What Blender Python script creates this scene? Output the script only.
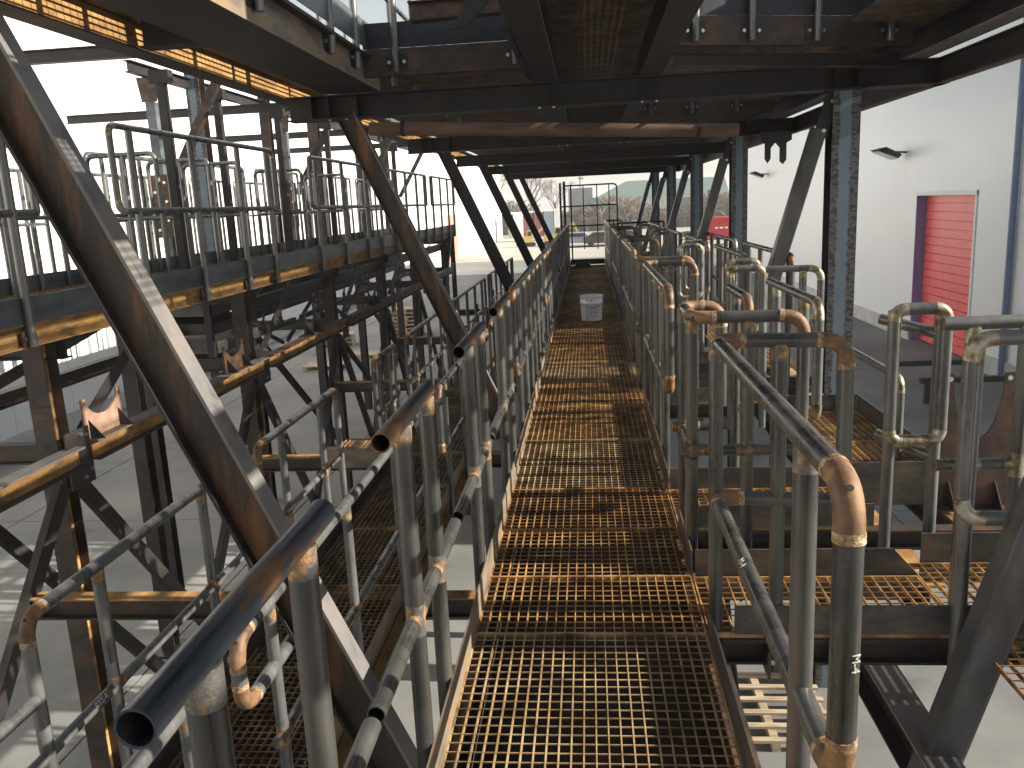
import bpy, math, random
from mathutils import Vector, Matrix
random.seed(7)
sc = bpy.context.scene
for o in list(bpy.data.objects):
    bpy.data.objects.remove(o)
COL = sc.collection
R = math.radians

# ---------------------------------------------------------------- camera
cam_d = bpy.data.cameras.new('camera')
cam = bpy.data.objects.new('camera', cam_d)
COL.objects.link(cam)
right = Vector((0.99504982, 0.08752321, -0.04706965))
down = Vector((-0.02764604, -0.21115284, -0.97706201))
fwd = Vector((-0.0954545, 0.97352666, -0.20768792))
m3 = Matrix((right, -down, -fwd)).transposed()
cam.matrix_world = Matrix.Translation((0, 0, 1.6)) @ m3.to_4x4()
cam_d.sensor_width = 36.0
cam_d.lens = 840 * 36.0 / 1024
cam_d.clip_start = 0.02
cam_d.clip_end = 2000
sc.camera = cam

# ---------------------------------------------------------------- sky and sun
SUN_EL, SUN_AZ = R(25.5), R(-2.5)            # the sun stands to the right (+X)
w = bpy.data.worlds.new('World')
sc.world = w
w.use_nodes = True
nt = w.node_tree
bg = nt.nodes['Background']
sky = nt.nodes.new('ShaderNodeTexSky')
sky.sky_type = 'NISHITA'
sky.sun_disc = False
sky.sun_elevation = SUN_EL
sky.sun_rotation = R(90) - SUN_AZ
sky.dust_density = 0.4
sky.air_density = 1.4
sky.ozone_density = 1.0
hs = nt.nodes.new('ShaderNodeHueSaturation')          # thin high haze: a paler sky
hs.inputs['Saturation'].default_value = .38
nt.links.new(sky.outputs[0], hs.inputs['Color'])
nt.links.new(hs.outputs[0], bg.inputs[0])
bg.inputs[1].default_value = 0.062
sd = bpy.data.lights.new('sun', 'SUN')
sd.energy = 5.0
sd.angle = R(0.5)
sd.color = (1.0, 0.915, 0.78)
so = bpy.data.objects.new('sun', sd)
COL.objects.link(so)
to_sun = Vector((math.cos(SUN_EL) * math.cos(SUN_AZ), math.cos(SUN_EL) * math.sin(SUN_AZ), math.sin(SUN_EL)))
so.rotation_euler = to_sun.to_track_quat('Z', 'Y').to_euler()
so.location = (40, 0, 30)
sc.view_settings.view_transform = 'Standard'
sc.view_settings.look = 'None'
sc.view_settings.exposure = 1.35
sc.view_settings.gamma = 1.0

# ---------------------------------------------------------------- materials
def mat(name, cols, scale=8.0, metallic=0.0, rough=0.6, stretch=(1, 1, 1), detail=6, ramp=None,
        bump=0.0, bscale=None, rough2=None, coord='pos', spec=0.5):
    """two to four colours laid over world-space noise"""
    m = bpy.data.materials.new(name)
    m.use_nodes = True
    n = m.node_tree
    L = n.links
    b = n.nodes['Principled BSDF']
    if coord == 'pos':
        g = n.nodes.new('ShaderNodeNewGeometry').outputs['Position']
    else:
        g = n.nodes.new('ShaderNodeTexCoord').outputs['Object']
    mp = n.nodes.new('ShaderNodeMapping')
    mp.inputs['Scale'].default_value = stretch
    L.new(g, mp.inputs['Vector'])
    no = n.nodes.new('ShaderNodeTexNoise')
    no.inputs['Scale'].default_value = scale
    no.inputs['Detail'].default_value = detail
    no.inputs['Roughness'].default_value = 0.65
    L.new(mp.outputs[0], no.inputs['Vector'])
    cr = n.nodes.new('ShaderNodeValToRGB')
    k = len(cols)
    if ramp is None:
        ramp = [0.35 + 0.3 * i / max(1, k - 1) for i in range(k)]
    el = cr.color_ramp.elements
    while len(el) < k:
        el.new(0.5)
    for i, c in enumerate(cols):
        el[i].position = ramp[i]
        el[i].color = (*c, 1)
    L.new(no.outputs['Fac'], cr.inputs[0])
    L.new(cr.outputs[0], b.inputs['Base Color'])
    b.inputs['Metallic'].default_value = metallic
    b.inputs['Specular IOR Level'].default_value = spec
    if rough2 is None:
        b.inputs['Roughness'].default_value = rough
    else:
        mr = n.nodes.new('ShaderNodeMapRange')
        mr.inputs[1].default_value = 0.35
        mr.inputs[2].default_value = 0.65
        mr.inputs[3].default_value = rough
        mr.inputs[4].default_value = rough2
        L.new(no.outputs['Fac'], mr.inputs[0])
        L.new(mr.outputs[0], b.inputs['Roughness'])
    if bump:
        n2 = n.nodes.new('ShaderNodeTexNoise')
        n2.inputs['Scale'].default_value = bscale or scale * 6
        n2.inputs['Detail'].default_value = 4
        L.new(mp.outputs[0], n2.inputs['Vector'])
        bp = n.nodes.new('ShaderNodeBump')
        bp.inputs['Strength'].default_value = bump
        bp.inputs['Distance'].default_value = 0.01
        L.new(n2.outputs['Fac'], bp.inputs['Height'])
        L.new(bp.outputs[0], b.inputs['Normal'])
    return m

M = {}
M['pipe'] = mat('bare_pipe_steel', [(.022, .022, .023), (.055, .055, .053), (.095, .093, .087), (.12, .075, .045)], 8, .38, .2, (1, 1, .22), ramp=[.28, .43, .62, .82], bump=.02, rough2=.42, spec=.7)
M['darkpipe'] = mat('blue_mill_scale_pipe', [(.02, .026, .036), (.04, .048, .064), (.09, .05, .03), (.24, .125, .055)], 5, .3, .25, (2.2, .5, 2.2), ramp=[.36, .50, .53, .64], bump=.12, rough2=.6)
M['greypipe'] = mat('pale_grey_pipe', [(.045, .047, .05), (.11, .112, .113), (.19, .19, .185)], 8, .38, .22, (1, 1, .25), ramp=[.28, .45, .68], bump=.02, rough2=.42, spec=.7)
M['elbow'] = mat('rusty_elbow', [(.045, .035, .03), (.12, .065, .033), (.22, .12, .055), (.30, .19, .105)], 13, .1, .5, ramp=[.33, .45, .58, .74], bump=.12, rough2=.75)
M['weld'] = mat('rusty_weld', [(.09, .088, .085), (.13, .12, .11), (.24, .125, .05), (.42, .31, .18)], 26, .35, .5, ramp=[.44, .50, .55, .68], bump=.22, bscale=110)
M['burnt'] = mat('heat_stained_elbow', [(.07, .055, .04), (.22, .17, .09), (.36, .33, .25), (.46, .45, .41)], 15, .55, .36, ramp=[.36, .46, .54, .66], bump=.15)
M['grate'] = mat('rusty_grating', [(.06, .03, .016), (.22, .115, .042), (.50, .31, .125)], 7, .05, .5, ramp=[.32, .46, .66], rough2=.4)
M['grateedge'] = mat('rusty_grating_edge', [(.14, .06, .03), (.34, .17, .07), (.42, .27, .15)], 9, .1, .65)
M['beam'] = mat('rusty_beam', [(.022, .018, .016), (.05, .034, .027), (.13, .06, .026)], 4, .3, .55, (1, .4, 1.6), ramp=[.36, .56, .76], bump=.15)
M['darkbeam'] = mat('dark_mill_scale_beam', [(.014, .0135, .014), (.026, .022, .021), (.055, .032, .02)], 5, .25, .55, (1, .5, 1.2), ramp=[.35, .58, .78], bump=.12)
M['orange'] = mat('orange_rust_steel', [(.09, .05, .025), (.22, .115, .035), (.36, .20, .065), (.42, .28, .12)], 7, .05, .75, (1, .5, 2), ramp=[.32, .45, .6, .72], bump=.2)
M['brownweb'] = mat('brown_web_steel', [(.02, .016, .014), (.042, .027, .02), (.20, .085, .03)], 5, .2, .5, (1.6, 1, .3), ramp=[.34, .48, .68], bump=.1)
M['paleflange'] = mat('pale_mill_scale_flange', [(.06, .055, .055), (.13, .127, .128), (.175, .155, .145), (.20, .12, .07)], 8, .08, .5, (1, 1, .5), ramp=[.30, .42, .62, .74], bump=.06)
M['toe'] = mat('dark_plate_steel', [(.03, .03, .03), (.055, .053, .05), (.12, .09, .065)], 4, .15, .42, (1, .5, 2), bump=.1)
M['toerust'] = mat('light_rusty_plate', [(.09, .07, .055), (.18, .145, .11), (.26, .165, .085)], 5, .05, .55, (1, .5, 2), bump=.1)
M['blueplate'] = mat('blue_grey_plate', [(.04, .05, .058), (.085, .10, .112), (.13, .145, .155)], 3, .12, .42, (1, .5, 2), bump=.08)
M['brace'] = mat('grey_tube_brace', [(.03, .031, .034), (.06, .062, .064), (.095, .093, .088), (.17, .085, .035)], 6, .15, .4, (1, 1, .3), ramp=[.30, .48, .62, .76], bump=.1)
M['bolt'] = mat('zinc_bolt', [(.45, .45, .44), (.6, .6, .58)], 30, .9, .3)
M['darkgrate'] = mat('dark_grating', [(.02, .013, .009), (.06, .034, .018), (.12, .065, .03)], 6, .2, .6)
M['overplate'] = mat('dark_blue_plate', [(.012, .015, .021), (.025, .03, .04)], 4, .4, .45)
M['grateB'] = mat('browner_grating', [(.045, .024, .014), (.18, .088, .032), (.42, .235, .085)], 6, .05, .5, ramp=[.34, .5, .7], rough2=.4)
M['grateC'] = mat('paler_grating', [(.08, .045, .025), (.25, .165, .085), (.48, .36, .20)], 6, .05, .5, ramp=[.32, .46, .66], rough2=.4)
M['weldpale'] = mat('pale_weld_bead', [(.13, .07, .035), (.30, .19, .10), (.46, .40, .31)], 60, .2, .55, ramp=[.36, .5, .64], bump=.5, bscale=220)
M['pan'] = mat('brown_tray_plate', [(.006, .005, .004), (.014, .010, .008), (.03, .019, .012)], 3, .1, .8, (1, 4, 1))  # dark colour stands in for the shade under gratings; also in vent holes
M['pipebrown'] = mat('brown_pipe_paint', [(.09, .05, .032), (.14, .085, .055), (.20, .13, .085)], 6, .1, .6, (.3, 1, 1))
M['dark'] = mat('black_steel', [(.012, .012, .013), (.03, .028, .027)], 6, .3, .5)
M['gusset'] = mat('rusty_gusset', [(.028, .022, .019), (.07, .04, .027), (.14, .075, .04)], 9, .2, .55)
M['saddle'] = mat('pink_rust_plate', [(.20, .12, .085), (.33, .21, .15)], 10, .05, .65)
M['brownplate'] = mat('red_brown_plate', [(.035, .022, .018), (.065, .036, .027), (.12, .055, .03)], 8, .2, .55)
M['concrete'] = mat('concrete_slab', [(.07, .071, .07), (.13, .132, .13), (.17, .171, .166), (.225, .223, .213)], .45, 0, .85, ramp=[.28, .40, .55, .72], bump=.12, bscale=30, detail=12)
M['gravel'] = mat('packed_gravel', [(.30, .28, .25), (.40, .38, .34)], .4, 0, .95, detail=10)
M['wall'] = mat('white_wall_panel', [(.79, .81, .825), (.84, .85, .86)], .5, 0, .4, (1, .3, .2))
M['white'] = mat('white_sheet', [(.74, .74, .73), (.8, .8, .79)], .6, 0, .5)
M['plinth'] = mat('pale_plinth', [(.42, .42, .41), (.55, .55, .53)], 2, 0, .8)
M['red'] = mat('red_door_panel', [(.82, .10, .10), (.88, .13, .13)], 2, 0, .4)
M['orangered'] = mat('orange_red_door', [(.62, .22, .14), (.68, .26, .17)], 2, 0, .5)
M['purple'] = mat('blue_violet_trim', [(.22, .19, .40), (.26, .23, .45)], 3, 0, .45)
M['bluetrim'] = mat('blue_downpipe', [(.12, .17, .30), (.15, .2, .34)], 3, 0, .4)
M['wood'] = mat('weathered_wood', [(.20, .15, .10), (.36, .28, .19), (.45, .37, .26)], 7, 0, .85, (.4, 3, 3), bump=.3)
M['yellowwood'] = mat('yellow_wood', [(.48, .33, .10), (.6, .42, .15)], 8, 0, .8)
M['bucket'] = mat('white_plastic', [(.80, .82, .86), (.86, .87, .90)], 12, 0, .35)
M['print'] = mat('grey_print', [(.12, .13, .15), (.2, .21, .23)], 20, 0, .5)
M['yellow'] = mat('yellow_paint', [(.50, .38, .10), (.58, .44, .14)], 4, 0, .5)
M['contA'] = mat('grey_green_sheet', [(.33, .36, .33), (.4, .42, .4)], 2, 0, .6)
M['contB'] = mat('dark_red_sheet', [(.22, .06, .07), (.28, .09, .1)], 2, 0, .6)
M['contC'] = mat('blue_grey_sheet', [(.2, .26, .33), (.27, .33, .4)], 2, 0, .6)
M['contR'] = mat('red_container_sheet', [(.5, .02, .03), (.58, .04, .05)], 2, 0, .45)
M['greenroof'] = mat('green_roof', [(.25, .38, .33), (.3, .43, .38)], 2, 0, .6)
M['teal'] = mat('teal_paint', [(.08, .27, .28), (.12, .33, .34)], 2, 0, .5)
M['greyroof'] = mat('grey_roof_tiles', [(.16, .15, .16), (.25, .23, .23)], 3, 0, .8)
M['cream'] = mat('cream_render', [(.6, .48, .3), (.68, .58, .42)], 2, 0, .8)
M['bluecar'] = mat('blue_paint', [(.13, .26, .5), (.17, .31, .55)], 2, 0, .35)
M['bark'] = mat('bare_twigs', [(.16, .13, .11), (.27, .23, .20)], 3, 0, .9)
M['scrub'] = mat('dry_scrub', [(.20, .16, .12), (.30, .25, .19), (.36, .31, .25)], .8, 0, .95)
M['grass'] = mat('dull_grass', [(.12, .16, .06), (.22, .24, .11)], .6, 0, .95)
M['tarp'] = mat('black_sheet', [(.01, .01, .011), (.035, .035, .035)], 14, 0, .5)
M['lens'] = mat('lamp_glass', [(.5, .52, .54), (.6, .62, .64)], 5, .3, .2)
M['mast'] = mat('galvanised_mast', [(.5, .52, .53), (.58, .6, .6)], 2, .5, .5)

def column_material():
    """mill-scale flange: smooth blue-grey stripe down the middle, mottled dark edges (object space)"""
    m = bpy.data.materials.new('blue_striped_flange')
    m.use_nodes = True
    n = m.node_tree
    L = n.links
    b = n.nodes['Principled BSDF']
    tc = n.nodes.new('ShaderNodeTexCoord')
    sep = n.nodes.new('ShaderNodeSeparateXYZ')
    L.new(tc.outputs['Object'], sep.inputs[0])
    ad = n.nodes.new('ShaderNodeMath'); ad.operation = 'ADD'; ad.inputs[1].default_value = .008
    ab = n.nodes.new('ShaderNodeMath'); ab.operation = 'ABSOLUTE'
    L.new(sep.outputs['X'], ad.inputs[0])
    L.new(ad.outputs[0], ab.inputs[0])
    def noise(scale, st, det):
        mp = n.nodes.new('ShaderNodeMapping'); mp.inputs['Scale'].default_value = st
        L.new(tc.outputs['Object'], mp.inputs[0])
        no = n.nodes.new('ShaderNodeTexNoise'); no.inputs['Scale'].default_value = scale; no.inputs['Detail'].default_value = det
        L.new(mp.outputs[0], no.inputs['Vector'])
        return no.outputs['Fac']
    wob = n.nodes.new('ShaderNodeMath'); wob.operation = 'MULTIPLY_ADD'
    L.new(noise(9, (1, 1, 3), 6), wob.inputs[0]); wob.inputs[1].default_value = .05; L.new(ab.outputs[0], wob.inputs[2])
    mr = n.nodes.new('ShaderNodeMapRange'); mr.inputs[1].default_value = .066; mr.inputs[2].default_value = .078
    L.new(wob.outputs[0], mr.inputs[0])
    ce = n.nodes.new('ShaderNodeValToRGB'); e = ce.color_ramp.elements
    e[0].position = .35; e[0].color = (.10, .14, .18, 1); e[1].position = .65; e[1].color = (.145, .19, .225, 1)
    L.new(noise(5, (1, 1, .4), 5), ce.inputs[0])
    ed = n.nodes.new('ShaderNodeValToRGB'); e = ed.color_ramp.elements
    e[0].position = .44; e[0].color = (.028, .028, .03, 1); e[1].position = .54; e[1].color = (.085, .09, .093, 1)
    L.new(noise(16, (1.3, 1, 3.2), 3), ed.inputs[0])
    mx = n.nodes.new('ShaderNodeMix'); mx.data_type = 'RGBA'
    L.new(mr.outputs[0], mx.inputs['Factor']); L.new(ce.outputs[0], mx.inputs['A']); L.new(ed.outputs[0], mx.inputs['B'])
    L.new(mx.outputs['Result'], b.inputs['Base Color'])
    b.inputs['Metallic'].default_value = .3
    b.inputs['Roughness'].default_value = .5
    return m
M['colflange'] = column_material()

# ---------------------------------------------------------------- mesh helpers
class MB:
    def __init__(s):
        s.v = []; s.f = []; s.sm = []
    def add(s, vs, fs, smooth=False):
        k = len(s.v)
        s.v += [tuple(p) for p in vs]
        s.f += [tuple(i + k for i in f) for f in fs]
        s.sm += [smooth] * len(fs)
        return s
    def box(s, a, b):
        x0, x1 = sorted((a[0], b[0])); y0, y1 = sorted((a[1], b[1])); z0, z1 = sorted((a[2], b[2]))
        return s.add([(x0, y0, z0), (x1, y0, z0), (x1, y1, z0), (x0, y1, z0), (x0, y0, z1), (x1, y0, z1), (x1, y1, z1), (x0, y1, z1)],
                     [(0, 3, 2, 1), (4, 5, 6, 7), (0, 1, 5, 4), (1, 2, 6, 5), (2, 3, 7, 6), (3, 0, 4, 7)])
    def obox(s, c, ax, h):
        c = Vector(c)
        a, b, d = [Vector(ax[i]) * h[i] for i in range(3)]
        vs = []
        for k in (-1, 1):
            for (i, j) in ((-1, -1), (1, -1), (1, 1), (-1, 1)):
                vs.append(c + a * i + b * j + d * k)
        return s.add(vs, [(0, 3, 2, 1), (4, 5, 6, 7), (0, 1, 5, 4), (1, 2, 6, 5), (2, 3, 7, 6), (3, 0, 4, 7)])
    def sweep(s, pts, r, n=12, cap=True, open_end=False):
        pts = [Vector(p) for p in pts]
        m = len(pts)
        t0 = (pts[1] - pts[0]).normalized()
        ref = Vector((0, 0, 1)) if abs(t0.z) < .9 else Vector((1, 0, 0))
        u = t0.cross(ref).normalized()
        vs = []
        for i, p in enumerate(pts):
            if i == 0: t = t0
            elif i == m - 1: t = (pts[i] - pts[i - 1]).normalized()
            else: t = ((pts[i + 1] - pts[i]).normalized() + (pts[i] - pts[i - 1]).normalized()).normalized()
            u = (u - t * u.dot(t)).normalized()
            v = t.cross(u)
            for k in range(n):
                a = 2 * math.pi * k / n
                vs.append(p + (u * math.cos(a) + v * math.sin(a)) * r)
        fs = []
        for i in range(m - 1):
            for k in range(n):
                fs.append((i * n + k, i * n + (k + 1) % n, (i + 1) * n + (k + 1) % n, (i + 1) * n + k))
        s.add(vs, fs, True)
        if cap:
            if not open_end:
                s.add(vs[:n], [tuple(range(n - 1, -1, -1))])
            s.add(vs[-n:], [tuple(range(n))]) if not open_end else None
            if open_end:
                for end, sgn in ((0, 1), (-1, -1)):
                    p = pts[end]
                    q = p + (t0 if end == 0 else -t) * min(.25, (pts[-1] - pts[0]).length * .45)
                    ring = vs[:n] if end == 0 else vs[-n:]
                    inner = [p + (Vector(x) - p) * .86 for x in ring]
                    deep = [x + (q - p) for x in inner]
                    fs2 = []
                    for k in range(n):
                        k2 = (k + 1) % n
                        a, b = (k2, k) if end == 0 else (k, k2)
                        fs2.append((a, b, n + b, n + a))
                        fs2.append((n + a, n + b, 2 * n + b, 2 * n + a))
                    fs2.append(tuple(2 * n + k for k in range(n)))
                    s.add(list(ring) + inner + deep, fs2)
        return s
    def tube(s, a, b, r, n=12, **k):
        return s.sweep([a, b], r, n, **k)
    def prism(s, poly, origin, ux, uy, depth):
        """polygon in the plane (ux,uy) extruded along ux x uy"""
        o = Vector(origin); ux = Vector(ux); uy = Vector(uy); d = ux.cross(uy).normalized() * depth
        A = [o + ux * p[0] + uy * p[1] for p in poly]
        B = [p + d for p in A]
        k = len(poly)
        fs = [tuple(range(k - 1, -1, -1)), tuple(range(k, 2 * k))]
        for i in range(k):
            j = (i + 1) % k
            fs.append((i, j, k + j, k + i))
        return s.add(A + B, fs)
    def mesh(s, name, off=(0, 0, 0)):
        me = bpy.data.meshes.new(name)
        o = Vector(off)
        me.from_pydata([tuple(Vector(p) - o) for p in s.v], [], s.f)
        me.polygons.foreach_set('use_smooth', s.sm)
        me.update()
        return me
    def build(s, name, m, parent=None, loc=(0, 0, 0)):
        """one mesh object; vertices are given in world space, loc is the object's origin"""
        if parent is not None:
            base = origin_of(parent)
            me = s.mesh(name, base)
            o = bpy.data.objects.new(name, me)
            o.parent = parent
        else:
            me = s.mesh(name, loc)
            o = bpy.data.objects.new(name, me)
            o.location = loc
        me.materials.append(M[m] if isinstance(m, str) else m)
        COL.objects.link(o)
        return o

def origin_of(o):
    v = Vector(o.location)
    while o.parent is not None:
        o = o.parent
        v = v + Vector(o.location)
    return v

def tag(o, label, cat, group=None, kind=None):
    if label: o['label'] = label
    if cat: o['category'] = cat
    if group: o['group'] = group
    if kind: o['kind'] = kind
    return o

def thing(name, label, cat, loc, group=None):
    o = bpy.data.objects.new(name, None)
    o.empty_display_size = .1
    COL.objects.link(o)
    o.location = loc
    return tag(o, label, cat, group)

def dup(root, offset, label, group=None):
    r = root.copy(); COL.objects.link(r)
    r.location = Vector(root.location) + Vector(offset)
    r['label'] = label
    if group: r['group'] = group
    for ch in list(root.children):
        c = ch.copy(); COL.objects.link(c); c.parent = r
        for g in list(ch.children):
            d = g.copy(); COL.objects.link(d); d.parent = c
    return r

ORD = ['nearest', 'second', 'third', 'fourth', 'fifth', 'sixth', 'seventh', 'eighth', 'ninth', 'tenth', 'eleventh', 'twelfth',
       'thirteenth', 'fourteenth', 'fifteenth', 'sixteenth', 'seventeenth', 'eighteenth', 'nineteenth', 'twentieth']

def ibeam(name, label, cat, p0, p1, h, b, hd, mats, tw=.008, tf=.011, group=None, single=False):
    """I section from p0 to p1; hd = direction of the web; mats = web, first flange (+hd), second flange"""
    p0, p1 = Vector(p0), Vector(p1)
    a = (p1 - p0).normalized()
    hd = Vector(hd); hd = (hd - a * hd.dot(a)).normalized()
    bd = a.cross(hd)
    c = (p0 + p1) / 2
    Lh = (p1 - p0).length / 2
    parts = [('web', c, (Lh, h / 2 - tf, tw / 2)), ('flange', c + hd * (h / 2 - tf / 2), (Lh, tf / 2, b / 2)),
             ('flange', c - hd * (h / 2 - tf / 2), (Lh, tf / 2, b / 2))]
    if single:
        mb = MB()
        for n_, cc, hh in parts: mb.obox(cc, (a, hd, bd), hh)
        return tag(mb.build(name, mats[0], None, tuple(p0)), label, cat, group)
    t = thing(name, label, cat, tuple(p0), group)
    for i, (n_, cc, hh) in enumerate(parts):
        MB().obox(cc, (a, hd, bd), hh).build(n_, mats[i], t)
    return t

BOLTS = {}
def bolt(parent, p, d, r=.012, l=.014):
    """one hexagon bolt head; alike ones share their mesh"""
    d = Vector(d).normalized()
    key = (tuple(round(c, 3) for c in d), r, l)
    if key not in BOLTS:
        mb = MB()
        mb.sweep([(0, 0, 0), d * l], r, 6)
        me = mb.mesh('bolt'); me.polygons.foreach_set('use_smooth', [False] * len(me.polygons))
        me.materials.append(M['bolt']); BOLTS[key] = me
    o = bpy.data.objects.new('bolt', BOLTS[key])
    o.parent = parent
    o.location = Vector(p) - origin_of(parent)
    COL.objects.link(o)

def fillet(pts, r):
    """list of ('rail'|'elbow', points)"""
    pts = [Vector(p) for p in pts]
    out = []
    cur = pts[0]
    for i in range(1, len(pts) - 1):
        a = (pts[i] - pts[i - 1]); b = (pts[i + 1] - pts[i])
        rr = min(r, a.length * .48, b.length * .48)
        s = pts[i] - a.normalized() * rr
        e = pts[i] + b.normalized() * rr
        if (s - cur).length > .004: out.append(('rail', [cur, s]))
        arc = []
        for k in range(8):
            t = k / 7
            arc.append(s * (1 - t) ** 2 + pts[i] * 2 * t * (1 - t) * .98 + (s + e) * t * (1 - t) * .02 + e * t ** 2)
        out.append(('elbow', arc))
        cur = e
    if (pts[-1] - cur).length > .004: out.append(('rail', [cur, pts[-1]]))
    return out

def pipes(t, pts, r, pm, em, fr=.085, n=14, open_end=False, name='handrail', elname='elbow', hole=False):
    if len(pts) == 2:
        MB().sweep(pts, r, n, open_end=open_end).build(name, pm, t)
        return
    for kind, q in fillet(pts, fr):
        if kind == 'rail':
            MB().sweep(q, r, n, open_end=open_end).build(name, pm, t)
        else:
            MB().sweep(q, r * 1.04, n).build(elname, em, t)
            if hole:
                for e_, f_ in ((q[0], q[1]), (q[-1], q[-2])):
                    dd = (e_ - f_).normalized()
                    MB().sweep([e_ - dd * .004, e_ + dd * .005, e_ + dd * .016], r * 1.075, n).build('weld', 'weldpale', t)
                d = (q[3] + q[4]) / 2 - (q[0] + q[-1]) / 2
                if d.length > .005:
                    d.normalize()
                    c = (q[3] + q[4]) / 2
                    MB().sweep([c + d * r * .8, c + d * r * 1.055], .0065, 10).build('vent_hole', 'pan', t)

def guard(label, tops, mids, posts, group=None, r=.025, rm=.022, rp=.026, pm='pipe', em='elbow', weld=True, fr=.085, n=14,
          open_end=False, plate=None, name='guard_rail', toppm=None):
    """tops, mids: lists of polylines; posts: (x, y, z0, z1)"""
    p = posts[0]
    t = thing(name, label, 'railing', (p[0], p[1], p[2]), group)
    for q in tops: pipes(t, q, r, toppm or pm, em, fr, n, open_end, hole=(n >= 14 and em == 'elbow'))
    for q in mids: pipes(t, q, rm, pm, em, fr, n, open_end, 'middle_rail', 'elbow')
    zm = [(q[0][0], q[0][1], q[0][2], q) for q in mids]
    for (x, y, z0, z1) in posts:
        MB().sweep([(x, y, z0), (x, y, z1)], rp, n).build('post', pm, t)
        if weld:
            wm = 'weld' if em == 'elbow' else 'burnt'
            MB().sweep([(x, y, z1 - .06), (x, y, z1 - .03), (x, y, z1 - .004)], rp * 1.03, 14).build('weld', wm, t)
            for q in mids:
                for a, b in zip(q[:-1], q[1:]):
                    a, b = Vector(a), Vector(b)
                    d = b - a
                    if d.length < .05 or abs(d.normalized().z) > .3: continue
                    tt = (Vector((x, y, 0)) - Vector((a.x, a.y, 0))).dot(d) / d.length_squared
                    if -.02 < tt < 1.02:
                        c = a + d * tt
                        if (Vector((x, y, c.z)) - c).length < .09:
                            dn = d.normalized()
                            MB().sweep([c - dn * .05, c, c + dn * .05], rm * 1.07, 14).build('weld', wm, t)
                            MB().sweep([(x, y, c.z - .045), (x, y, c.z), (x, y, c.z + .045)], rp * 1.03, 14).build('weld', wm, t)
        if plate is not None:
            dx, dy = plate
            pb = MB()
            ux = Vector((dx, dy, 0)); uy = Vector((-dy, dx, 0))
            pb.obox(Vector((x, y, z0 + .05)) + ux * (rp + .004), (ux, uy, Vector((0, 0, 1))), (.005, .06, .055))
            pb.build('base_plate', 'gusset', t)
            for s_ in (-1, 1):
                bolt(t, Vector((x, y, z0 + .055)) + ux * (rp - .001) + uy * .043 * s_, -ux, .011, .016)
    return t

# ================================================================ SETTING
ZG = -3.0
g = MB().box((-700, -700, ZG - .5), (700, 900, ZG - .02)).build('ground', 'gravel')
tag(g, None, None, None, 'structure')
slab = MB().box((-2.24, -2.99, -.018), (2.24, 2.99, 0)).mesh('concrete_slab')
slab.materials.append(M['concrete'])
for i in range(-3, 3):
    for j in range(-2, 12):
        o = bpy.data.objects.new('concrete_slab', slab)
        o.parent = g
        o.location = (2.0 + i * 4.5, 3.0 + j * 6.0, ZG + random.uniform(-.002, .002))
        COL.objects.link(o)

# ---- white warehouse on the right
def warehouse_right():
    X = 9.7; y0, y1 = 10.4, 57.4; ztop = 8.3
    t = thing('warehouse', 'white panelled warehouse on the right with a red roller door and blue downpipe', 'building', (X, y0, ZG))
    b = MB()
    b.box((X + .4, y0 + .05, ZG), (X + 22, y1, ztop - .05))
    b.build('building_core', 'wall', t)
    b = MB().box((X - .1, y0 - .08, ztop - .02), (X + 22.1, y1 + .08, ztop + .12)); b.build('roof_edge', 'wall', t)
    DY0, DY1, DZ = 22.5, 26.36, 1.32
    def panel(w, z0, z1):
        m_ = MB()
        pts = [(0, 0)]
        n_ = 9
        m_.box((0, .002, 0), (.07, w - .002, z1 - z0))
        for k in range(n_):
            yy = w * (k + .5) / n_
            m_.box((-.0015, yy - .03, 0.01), (.001, yy + .03, z1 - z0 - .01))
        me = m_.mesh('wall_panel'); me.materials.append(M['wall'])
        return me
    full = panel(1.0, ZG + .45, ztop - .02)
    over = panel(1.0, DZ + .12, ztop - .02)
    y = y0
    while y < y1 - .5:
        if 22.3 < y < 26.2:
            me = over; zz = DZ + .12
        else:
            me = full; zz = ZG + .45
        o = bpy.data.objects.new('wall_panel', me); o.parent = t
        o.location = (0, y - y0, zz - ZG); COL.objects.link(o)
        y += 1.0
    for a, c in ((y0, DY0 - .1), (DY1 + .04, y1)):
        MB().box((X - .06, a, ZG), (X + .1, c, ZG + .45)).build('plinth', 'plinth', t)
    # door
    fb = MB()
    fb.box((X - .03, DY0 - .099, ZG), (X + .39, DY0, DZ + .1)); fb.build('door_jamb', 'white', t)
    fb = MB(); fb.box((X - .012, DY1, ZG), (X + .39, DY1 + .039, DZ + .1)); fb.build('door_jamb', 'purple', t)
    MB().box((X - .04, DY0 - .099, DZ), (X + .39, DY1 + .039, DZ + .119)).build('door_lintel', 'white', t)
    d = MB().box((X + .33, DY0, ZG + .02), (X + .36, DY1, DZ)).build('roller_door', 'red', t)
    nn = 18
    hgt = (DZ - ZG) / nn
    for k in range(nn):
        MB().box((X + .27, DY0 + .01, ZG + .03 + k * hgt), (X + .328, DY1 - .01, ZG + .03 + (k + 1) * hgt - .018)).build('slat', 'red', d)
    pp = MB()
    pp.sweep([(X - .09, 20.4, ztop - .3), (X - .09, 20.4, ZG + .1)], .075, 10)
    pp.build('downpipe', 'bluetrim', t)
    # end wall facing the viewer
    MB().box((X, y0 - .02, ZG), (X + .4, y0 + .04, ztop - .03)).build('corner_trim', 'wall', t)
warehouse_right()

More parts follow.
